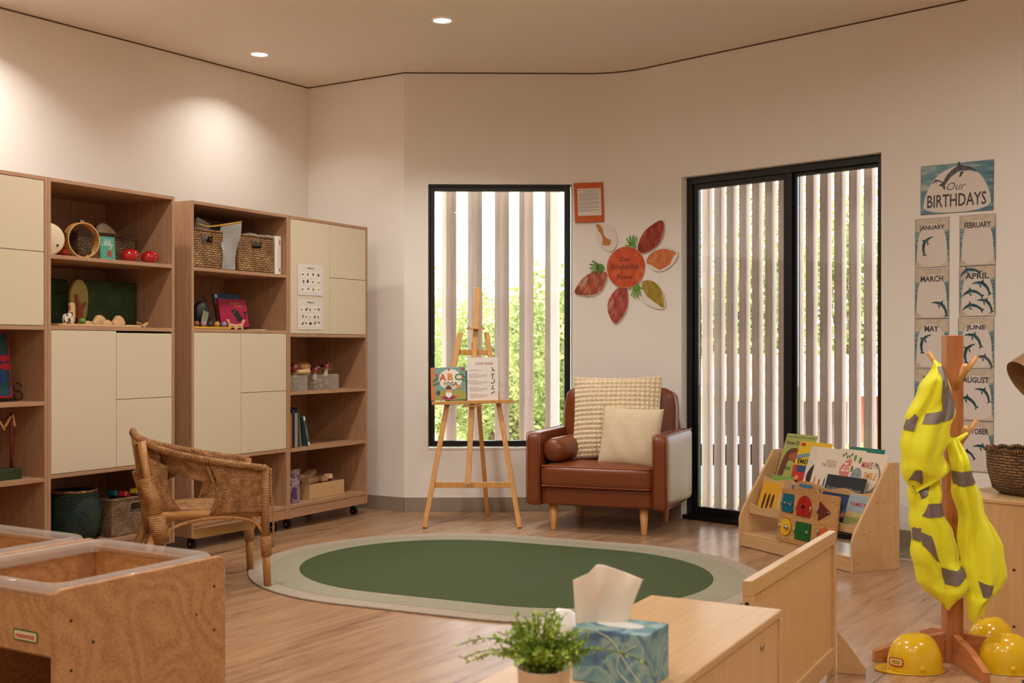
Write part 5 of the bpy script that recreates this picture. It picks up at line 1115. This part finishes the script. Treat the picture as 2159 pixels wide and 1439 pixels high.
rbook('yellow picture book with three dark dancer shapes, lower left of rack', 1593, 1632, 1012, 0, .004, (214, 158, 30), lambda mb, w, h: [mb.prism(sm_poly([(x-.010, -h*.42), (x-.012, 0), (x-.004, h*.14), (x+.008, h*.12), (x+.010, -h*.1), (x+.002, -h*.46)]), (.0003, .0006), C((52, 32, 36))) for x in (-w*.22, 0, w*.22)], None, .016)
rbook('small blue and white book peeking above the busy board', 1652, 1712, 1022, 0, .012, (40, 100, 140), None, lambda mb, w, h: mb.text('Where is', 0, h*.40, w*.6, .016, M_WHITE, .0009, .02))
def a_room(mb, w, h): mb.prism(R4(-w*.5, w*.5, -h*.5, h*.12), (.0002, .0004), C((34, 56, 96))).prism(sm_poly([(-w*.2, h*.0), (0, h*.04), (w*.12, -h*.12), (w*.02, -h*.16), (-w*.06, -h*.06)]), (.0004, .0006), C((20, 20, 26))).prism([(w*.06, -h*.3), (w*.14, -h*.14), (w*.2, -h*.3)], (.0004, .0006), C((190, 120, 90))).prism(circ(w*.3, -h*.1, .008, None, 10), (.0004, .0006), C((200, 190, 90)))
rbook('navy picture book reading Room on the Broom, centre of lower row', 1718, 1800, 1001, 0, .016, (30, 36, 44), a_room, lambda mb, w, h: mb.text('Room on the Broom', 0, h*.24, w*.86, .024, C((150, 148, 140)), .0009, .008))
rbook('small pale blue cartoon book titled Family, right of the busy board', 1773, 1819, 1040, 0, .003, (150, 168, 176), lambda mb, w, h: mb.prism(R4(-w*.5, w*.5, -h*.5, -h*.02), (.0002, .0004), C((150, 156, 96))).prism(sm_poly([(-w*.5, -h*.06), (-w*.2, h*.06), (w*.1, -h*.04), (w*.5, h*.08), (w*.5, -h*.1), (-w*.5, -h*.16)]), (.0004, .0006), C((196, 170, 110))), lambda mb, w, h: mb.text('FAMILY', 0, h*.24, w*.72, .022, C((176, 50, 70)), .0009, .02), .016)
rbook('reddish-brown book behind the small Family book', 1790, 1829, 1046, 0, .024, (96, 40, 40), None, None, .012)

# busy board leaning on the rack
xa, xb = rx(1636, .004), rx(1757, .004); bw = xb-xa; bh = .30
bb = thing('busy_board', 'wooden latch board with coloured doors leaning on the front of the book rack', 'toy', RM @ TR(xa, .0235, .0825) @ Matrix.Rotation(PI/2-.13, 4, 'X') @ TR(0, 0, .018))
bp_ = rr(bw, bh, .012, 4, bw/2, bh/2); top = [(bw*.66, bh), (bw*.58, bh+.045), (bw*.53, bh+.055), (bw*.33, bh+.055), (bw*.28, bh+.045), (bw*.20, bh)]
pl = [p for p in bp_[:6]]+top+[p for p in bp_[6:]]
MB().prism(bp_, (-.016, 0), M_PLYX).prism(top, (-.016, 0), M_PLYX).build('panel', bb, bevel=.002)
MB().prism(rr(bw*.24, .020, .0099, 5, bw*.43, bh+.028), (.0001, .0006), C((60, 110, 140))).build('handle_slot', bb)
def bdoor(shape, c, hinge, nm='little_door'):
    e = MB().prism(shape, (.0005, .006), plain('door paint %d %d' % (c[0], c[1]), c, .35)).build(nm, bb, bevel=.001)
    MB().prism([(a*1.0, b) for a, b in grow(shape, .003)], (.0001, .0004), plain('screw hole', (60, 40, 24), .6)).build('door_recess', e)
    for hx_, hy_ in hinge: MB().bx(hx_-.006, hx_+.006, hy_-.016, hy_+.016, .006, .0085, M_STEEL).tube([(hx_, hy_-.016, .009), (hx_, hy_+.016, .009)], .003, M_STEEL, 8).build('hinge', e)
    return e
U = lambda u, v: (u*bw, bh*(1-v))
c_ = U(.15, .27); e = bdoor(rr(.19*bw, .33*bh, .002, 2, *c_), (0, 98, 118), [(c_[0]-.105*bw, c_[1])]); MB().ball((c_[0]-.01, c_[1], .016), .007, M_STEEL, 10, 8).tube([(c_[0]-.01, c_[1], .012), (c_[0]+.035, c_[1]-.004, .012)], .003, M_STEEL, 8).tube([(c_[0]+.03+.010*math.cos(k), c_[1]+.010*math.sin(k), .012) for k in range(7)], .0022, M_STEEL, 6).build('latch', e)
c_ = U(.44, .28); w2, h2 = .115*bw, .18*bh; ar = [(c_[0]-w2, c_[1]-h2), (c_[0]+w2, c_[1]-h2)]+[(c_[0]+w2*math.cos(PI*k/12), c_[1]+h2*.1+h2*.95*math.sin(PI*k/12)) for k in range(13)]
e = bdoor(ar, (170, 28, 24), [(c_[0]-w2-.004, c_[1]-.01), (c_[0]+w2+.004, c_[1]-.01)]); MB().bx(c_[0]-.0008, c_[0]+.0008, c_[1]-h2, c_[1]+h2, .006, .0064, M_CASTOR).ball((c_[0], c_[1], .012), .009, M_CASTOR, 10, 8).build('latch', e)
c_ = U(.78, .31); e = bdoor([(c_[0]-.08*bw, c_[1]-.17*bh), (c_[0]+.11*bw, c_[1]), (c_[0]-.08*bw, c_[1]+.17*bh)], (104, 36, 28), [(c_[0]-.095*bw, c_[1])])
MB().tube([(c_[0]+.05*bw, c_[1], .008), (c_[0]+.11*bw, c_[1]-.003, .009)], .0028, M_STEEL, 8).build('latch', e)
c_ = U(.15, .72); e = bdoor(circ(c_[0], c_[1], .095*bw, .16*bh, 28), (220, 172, 30), [(c_[0]-.10*bw, c_[1])]); MB().lathe([(.001, .024), (.010, .023), (.014, .016), (.012, .007)], M_STEEL, 16).build('door_knob', e, TR(c_[0]+.04*bw, c_[1], 0))
c_ = U(.46, .74); e = bdoor(rr(.26*bw, .32*bh, .002, 2, *c_), (16, 92, 36), [(c_[0]-.14*bw, c_[1])]); MB().tube([(c_[0]+.02, c_[1]+.004, .010), (c_[0]+.05, c_[1]-.004, .012)], .004, M_STEEL, 8).tube([(c_[0]+.02, c_[1]-.012, .010), (c_[0]+.045, c_[1]+.01, .010)], .003, M_STEEL, 8).build('latch', e)
c_ = U(.81, .70); e = bdoor([(c_[0]-.07*bw, c_[1]-.05*bh), (c_[0]-.06*bw, c_[1]+.06*bh), (c_[0]+.01*bw, c_[1]+.12*bh), (c_[0]+.08*bw, c_[1]+.03*bh), (c_[0]+.02*bw, c_[1]-.12*bh)], (206, 92, 36), [(c_[0]-.085*bw, c_[1])])

# colourful mat by the wall and dark mat corner
mm = TR(WB) @ RZ(math.atan2(T4.y, T4.x)) @ TR(1.86, -.42, 0)
MB().prism(rr(.62, .40, .004, 2, .1, .2), (.0005, .012), M_WHITE).prism(rr(.614, .394, .004, 2, .1, .2), (.0121, .0127), patches('farm print', [(.38, (60, 90, 40)), (.46, (120, 130, 50)), (.52, (150, 140, 70)), (.56, (90, 140, 150)), (.66, (170, 90, 50))], 7, .5, k=(1, 3, 1))).build('play_board', None, mm, bevel=.001, label='colourful printed board lying on the floor behind the book rack', cat='play board')
MB().prism([(1.80, 4.07), (1.95, 4.13), (2.3, 4.0), (2.2, 3.7), (1.80, 3.8)], (.0005, .008), plain('charcoal mat', (60, 60, 64), .9)).build('floor_mat', None, label='dark charcoal mat corner on the floor at the bottom right', cat='mat', bevel=.001)

# ---------------------------------------------------------------- coat stand, vests, helmets
CS = Vector((1.662, 4.350, 0))
cs = thing('coat_stand', 'child-height beech coat stand with angled pegs and cross feet at the right', 'coat stand', TR(CS))
MB().bx(-.032, .032, -.029, .029, .0, 1.228, M_BEECH).build('post', cs, bevel=.003)
for k, a in enumerate((PI, -PI/2, 0, PI/2)):
    MB().prism([(.0325, .0), (.30, .0), (.30, .040), (.17, .085), (.0325, .107)], (-.013, .013), wood('beech lengthwise', (196, 128, 76), (168, 100, 56), 'x', .4)).build('foot', cs, RZ(a+.02) @ up, bevel=.002)
MB().ball((-.03, -.0135, .085), (.005, .003, .005), M_STEEL, 10, 6).build('screw', cs)
for (x, y, z, dx, dy) in ((-.03, 0, 1.075, -1, 0), (.03, 0, 1.06, 1, 0), (.005, -.028, 1.03, .12, -1), (.03, 0, .82, 1, 0), (.012, -.028, .80, .05, -1), (.006, -.028, .53, .1, -1)):
    d = Vector((dx, dy, 0)).normalized(); MB().tube([Vector((x, y, z)), Vector((x, y, z))+d*.062+Vector((0, 0, .088))], .0095, M_PINE, 12).build('peg', cs)
t = NT('hi-vis yellow cloth'); t.set(Base_Color=lin((240, 238, 30)), Roughness=.65, Sheen_Weight=.2); t.bump(t.n('ShaderNodeTexNoise', {'Vector': t.coord((1, 1, 1)), 'Scale': 400.0}).outputs[0], .15, .002); M_HV = t.m
M_REF = plain('reflective grey tape', (128, 116, 110), .4, .25)
def vest(lab, rows, Y, dep, stripes, ph, hook):
    X = lambda px, y=Y: (px-CX)/F*y; Z = lambda py: EH-(py-HY)*Y/F
    r_ = [(py, X(a), X(b)) for py, a, b in rows]; y0, y1 = r_[0][0], r_[-1][0]
    e = thing('safety_vest', lab, 'vest', TR(0, 0, 0), 'yellow safety vests on the coat stand')
    def depth(u, py):
        v = (py-y0)/(y1-y0); env = min(1, v*6+.25)*min(1, (1-v)*5+.35)
        return env*(dep*math.sqrt(max(0, 1-(2*u-1)**2))+.022*abs(math.sin(2.2*u*PI+2.5*v+ph))*math.sin(PI*u)**.5+.020*abs(math.sin(5*v+2.2*u+ph))*math.sin(PI*u)**.5-.012)
    def fn(u, v, s):
        py = y0+(y1-y0)*v; a, b = interp(r_, py); edge = .004*math.sin(26*v+ph)*(1-2*u)
        return (a+(b-a)*u+edge, Y-s*max(depth(u, py), -.02) if s > 0 else Y+.5*dep*math.sin(PI*u)*min(1, (1-v)*4), Z(py)+.012*math.sin(7*u+ph)*v)
    g = MB(); g.grid(lambda u, v: fn(u, v, 1), 36, 60, M_HV); g.grid(lambda u, v: fn(u, v, -1), 36, 60, M_HV); weld(g.build('cloth_body', e))
    for st_ in stripes:
        (ax, ay), (bx2, by2), (cx2, cy2), (dx2, dy2) = st_
        def sf(u, v):
            px = (ax+(bx2-ax)*u)*(1-v)+(dx2+(cx2-dx2)*u)*v; py = (ay+(by2-ay)*u)*(1-v)+(dy2+(cy2-dy2)*u)*v
            a, b = interp(r_, py); xx = X(px); uu = max(.005, min(.995, (xx-a)/(b-a))); xx = a+(b-a)*uu
            return (xx, Y-max(depth(uu, py), -.02)-.0035, Z(py)+.012*math.sin(7*uu+ph)*((py-y0)/(y1-y0)))
        MB().grid(sf, 10, 10, M_REF).build('reflective_stripe', e)
    if hook:
        _, (px, py), _ = hook; MB().tube([Vector(hook[2])+CS, Vector((X(px), Y-.01, Z(py)))], [.006, .012], M_HV, 8).build('hanging_loop', e)
    return e
vest('yellow safety vest hung highest, from the upper left peg of the stand', [(766, 1966, 1986), (782, 1960, 1990), (800, 1950, 1996), (840, 1928, 2011), (870, 1916, 2013), (900, 1904, 2006), (930, 1902, 2002), (960, 1900, 1990), (985, 1902, 2001), (1000, 1905, 2001), (1015, 1908, 1975), (1028, 1915, 1940)], 4.235, .045,
     [((1971, 772), (1986, 770), (1997, 820), (1973, 826)), ((1973, 824), (1997, 818), (2004, 852), (1976, 862)), ((1944, 872), (1976, 860), (1972, 885), (1935, 894)), ((1975, 860), (2013, 850), (2006, 880), (1971, 885)), ((1915, 866), (1930, 882), (1920, 912), (1903, 905)), ((1921, 994), (1930, 992), (1940, 1016), (1912, 1017))], .4, ((0, 0), (1975, 772), (-.075, -.02, 1.13)))
vest('yellow safety vest hanging lowest, its hem looped below the lower front peg', [(1006, 1920, 1985), (1030, 1917, 1984), (1060, 1916, 1984), (1090, 1919, 1990), (1120, 1922, 2010), (1150, 1922, 2020), (1185, 1925, 2022), (1205, 1928, 2052), (1232, 1938, 2060), (1252, 1951, 2048), (1266, 1967, 2028), (1276, 1985, 2006)], 4.262, .045,
     [((1926, 1020), (1956, 1016), (1944, 1040), (1934, 1048)), ((1944, 1056), (1980, 1058), (1982, 1086), (1934, 1083)), ((1921, 1104), (1934, 1110), (1932, 1140), (1921, 1138)), ((1930, 1118), (1950, 1122), (1972, 1178), (1935, 1145)), ((1974, 1186), (2005, 1198), (2006, 1224), (1983, 1220)), ((2005, 1198), (2036, 1190), (2030, 1212), (2006, 1224))], 1.7, None)
vest('yellow safety vest hung at the right side from the middle front peg', [(922, 2004, 2018), (935, 2000, 2026), (960, 2003, 2038), (1000, 2006, 2050), (1040, 2010, 2066), (1080, 2020, 2076), (1110, 2022, 2094), (1150, 2023, 2114), (1190, 2026, 2123), (1215, 2034, 2123), (1245, 2044, 2106), (1262, 2036, 2088), (1285, 2038, 2078), (1304, 2044, 2072)], 4.225, .042,
     [((2004, 991), (2046, 988), (2055, 1016), (2009, 1022)), ((2053, 1214), (2078, 1226), (2074, 1252), (2060, 1246))], 2.9, ((0, 0), (2012, 930), (.016, -.10, .865)))
M_HEL = plain('yellow helmet plastic', (226, 182, 24), .18, Coat_Weight=.4)
def helmet(lab, M, flip=False):
    e = thing('toy_helmet', lab, 'helmet', M, 'yellow toy safety helmets on the floor'); mb = MB(); s = -1 if flip else 1
    def dome(u, v):
        a = 2*PI*u; t_ = v*PI/2; ct = math.cos(t_)**.72; r1 = .100*ct; r2 = .080*ct; rid = 1+.035*math.exp(-(math.sin(a)/.22)**2)*(math.sin(t_) > .15)
        return (s*r1*math.cos(a)*1.0, r2*math.sin(a), .014+.124*math.sin(t_)**.9*rid)
    mb.grid(dome, 48, 18, M_HEL); weld(mb.build('dome', e))
    br_ = []
    for k in range(48):
        a = 2*PI*k/48; ex = .007+.040*max(0, -math.cos(a))**2.5; br_.append((s*(.100+ex)*math.cos(a), (.080+ex*.5)*math.sin(a)))
    if flip: br_ = br_[::-1]
    MB().prism(br_, (.008, .013), M_HEL).build('brim', e, bevel=.0015)
    for k, sy in ((0, -1), (1, 1)): MB().ball((s*.0, sy*.079, .030), (.011, .006, .011), M_HEL, 14, 8).build('side_button', e)
    st = MB(); st.prism(rr(.052, .030, .008), (0, .0012), plain('sticker red rim', (176, 28, 24), .4)).prism(rr(.044, .022, .006), (.0012, .0016), C((236, 220, 190), .4)).prism(rr(.038, .016, .004), (.0016, .0019), plain('sticker yellow', (206, 180, 60), .4)); st.text('little\ntikes', 0, 0, .030, .013, C((150, 110, 40), .4), .0021, .02)
    a = PI+.55; st.build('sticker', e, FR((s*.098*math.cos(a), .081*math.sin(a)-.003, .048), (-math.sin(a)*-s*-1 if not flip else math.cos(a-PI/2)*0+.8, -.45 if not flip else .6, 0), (0, .12, 1)))
    return e
helmet('yellow toy safety helmet left of the coat stand post, visor to the left', TR(1.478, 4.228, -.007))
helmet('yellow toy safety helmet right of the stand foot, visor to the right', TR(1.812, 4.225, -.007) @ RZ(-.1), True)
helmet('yellow toy safety helmet partly hidden behind the other right-hand one', TR(1.86, 4.475, -.007) @ RZ(.4), True)

# ---------------------------------------------------------------- right-hand cabinet, basket, lamp
CB = TR(1.84, 4.86, 0) @ RZ(math.atan2(-.698, .716))
cb = thing('cabinet', 'pale wooden low cabinet behind the coat stand at the right edge', 'cabinet', CB)
MB().bx(0, 1.2, 0, .46, .542, .56, M_MAPLEX).build('top', cb, bevel=.003)
MB().bx(.0, 1.2, .004, .018, 0, .5415, M_MAPLE).build('back_panel', cb, bevel=.001)
for x in (0, 1.182): MB().bx(x, x+.018, .0185, .46, 0, .5415, M_MAPLE).build('side_panel', cb)
for x, z in ((.10, .06), (.27, .28), (.27, .05), (.05, .30)): MB().tube([(x, .0045, z), (x, .003, z)], .006, plain('screw hole', (60, 40, 24), .6), 10).build('screw', cb)
bs = thing('woven_basket', 'oval brown seagrass basket with wavy rim on the right cabinet', 'basket', CB @ TR(.345, .27, .5605))
pr = [(.002, .004), (.235, .002), (.262, .02), (.285, .10), (.290, .186), (.280, .190), (.272, .10), (.245, .03), (.002, .014)]
MB().lathe(pr, weave('thick seagrass', (146, 108, 66), (108, 76, 42), (40, 24, 12), .05, .0125, .8, 1.0), 64, 1, .56).build('woven_body', bs)
MB().tube([(.286*math.cos(2*PI*k/72), .286*.56*math.sin(2*PI*k/72), .188+.004*math.sin(k*1.9)) for k in range(72)], .009, weave('thick seagrass', (146, 108, 66), (108, 76, 42), (40, 24, 12)), 8, closed=True).build('braided_rim', bs)
Vt = P(2133, 762, 4.75); aA = Vector((.79, .1, .60)).normalized(); bB = Vector((.58, 0, -.81)).normalized(); c0 = Vt+bB*.11
lm = thing('table_lamp', 'brown tilted lamp shade cut off by the right edge, above the woven basket', 'lamp', FR(c0, bB, aA.cross(bB)))
nA = (lm.matrix_basis.to_3x3() @ Vector((0, 0, 1))); sA = 1 if nA.dot(aA) > 0 else -1
MB().lathe([(.11, 0), (.095, sA*.22), (.02, sA*.22), (.02, sA*.215), (.092, sA*.215), (.107, 0), (.11, 0)], plain('brown shade', (140, 104, 66), .5, bump=.1), 40).build('shade', lm)
ce = c0+nA*sA*.22; ft = CB @ Vector((.84, .30, .561)); Li = lm.matrix_basis.inverted()
MB().tube([Li @ ce, Li @ (ce+Vector((.06, 0, 0))), Li @ Vector((ft.x, ft.y, ce.z-.1)), Li @ ft], .008, M_CASTOR, 10).build('arm', lm)
MB(Li).tube([ft+Vector((0, 0, .0)), ft+Vector((0, 0, .015))], .07, M_CASTOR, 28).build('lamp_foot', lm)

# ---------------------------------------------------------------- things on the low shelf
TD = Vector((.48, .877, 0)).normalized(); TBM = TR(.244, 2.09, .5575) @ RZ(math.atan2(TD.y, TD.x))   # x back, y to the left
tb = thing('tissue_box', 'blue marbled tissue box on the low shelf beside the potted plant', 'tissue box', TBM)
M_MARB = patches('blue marbled card', [(.30, (70, 110, 130)), (.42, (104, 150, 156)), (.50, (150, 176, 168)), (.56, (96, 136, 156)), (.68, (74, 104, 136))], 13, .5, 4, distort=1.6)
MB().bx(0, .112, 0, .150, 0, .100, M_MARB).build('box', tb, bevel=.002)
for q, pts in enumerate(([(-.0006, .01, .01), (-.0006, .045, .05), (-.0006, .065, .085), (-.0006, .10, .098)], [(-.0006, .03, .005), (-.0006, .06, .03), (-.0006, .055, .06), (-.0006, .02, .08)], [(.02, .05, .1004), (.06, .03, .1004), (.1, .01, .1004)])):
    MB().tube(sm_line(pts, 2), .0009, C((206, 204, 180)), 5).build('swirl_print', tb)
MB().prism(circ(.056, .075, .022, .048, 24), (.1002, .1008), C((214, 216, 214))).build('opening', tb)
M_TIS = plain('tissue paper', (238, 222, 200), .8, Subsurface_Weight=.2)
Yt = 2.195
def tis(u, v, s=0):
    xl = 1214+(1208-1214)*v; xr = 1322+(1356-1322)*v**1.2; topy = interp([(0, 1222), (.22, 1208), (.34, 1189), (.44, 1190), (.62, 1199), (.82, 1210), (1, 1221)], u)[0]
    px = xl+(xr-xl)*u; py = 1316+(topy-1316)*v; y = Yt+(.006*math.sin(7*u+2*v)+.003*math.sin(15*u-3*v))*(.4+v)+.02*(u-.5)*v
    return tuple(P(px, py, y))
ti = MB(); ti.grid(tis, 40, 30, M_TIS); ti.grid(lambda u, v: tuple(Vector(tis(u*.8+.12, v*.86))+Vector((0, .022+.01*math.sin(9*u), 0))), 30, 24, M_TIS)
ti.build('pulled_tissue', None, label='white tissue pulled up out of the blue box', cat='tissue', solid=.0004)
def cru(u, v):
    xl = 1138+6*v; xr = 1216; topy = interp([(0, 1300), (.1, 1296), (.45, 1281), (.8, 1284), (1, 1294)], u)[0]
    px = xl+(xr-xl)*u; py = 1372+(topy-1372)*v; y = 2.34+.05*(v-.6)*(v > .6)+.006*math.sin(8*u+4*v); return tuple(P(px, py, y))
MB().grid(cru, 20, 14, plain('tissue white', (242, 240, 238), .8)).build('crumpled_tissue', None, label='crumpled white tissue standing behind the potted plant', cat='tissue', solid=.0006)
pt = thing('potted_plant', 'small bushy green plant in a cream pot on the low shelf', 'plant', TR(.052, 1.885, .5575))
MB().lathe([(.001, 0), (.036, 0), (.038, .004), (.0435, .100), (.045, .101), (.041, .101), (.038, .09), (.001, .088)], plain('cream ceramic', (232, 214, 190), .45), 40).build('pot', pt)
MB().lathe([(.001, .0885), (.0385, .0885)], plain('soil', (40, 30, 20), .9), 24).build('soil', pt)
t = NT('small leaves'); n = t.n('ShaderNodeTexNoise', {'Vector': t.coord((1, 1, 1)), 'Scale': 30.0}); t.set(Base_Color=t.ramp(n.outputs[0], [(.35, (92, 128, 34)), (.55, (156, 184, 54)), (.7, (196, 210, 90))]), Roughness=.5, Subsurface_Weight=.1); M_LF = t.m
lf = MB(); sm = MB(); rnd = random.Random(11)
for k in range(130):
    a = rnd.uniform(0, 2*PI); sp = rnd.uniform(.1, .95) if k > 4 else 1.35; L = rnd.uniform(.055, .105)*(1.25 if k < 5 else 1); 
    pts = []
    for q in range(9):
        s_ = q/8; r = .022*rnd.uniform(.8, 1)*(k % 5)/4+L*sp*s_*(.75+.25*s_); h = .09+L*s_*(1.15-.75*sp*s_)
        pts.append(Vector((r*math.cos(a), r*math.sin(a), h)))
    sm.tube(pts, [.0010]*9, plain('stem green', (90, 110, 40), .6), 4)
    for q in range(2, 27):
        s_ = q/26*8; i = min(int(s_), 7); p = pts[i].lerp(pts[i+1], s_-i); d = (pts[i+1]-pts[i]).normalized()
        side = d.cross(Vector((rnd.gauss(0, 1), rnd.gauss(0, 1), rnd.gauss(0, 1)))).normalized(); tp = (d*.7+side).normalized(); ln_ = rnd.uniform(.007, .012); wv_ = tp.cross(Vector((rnd.gauss(0, 1), rnd.gauss(0, 1), rnd.gauss(0, 1)))).normalized()*ln_*.26
        lf.add([p, p+tp*ln_*.5+wv_, p+tp*ln_, p+tp*ln_*.5-wv_], [(0, 1, 2, 3)], M_LF)
lf.build('foliage', pt, recalc=False, kind='stuff'); sm.build('stems', pt, kind='stuff')
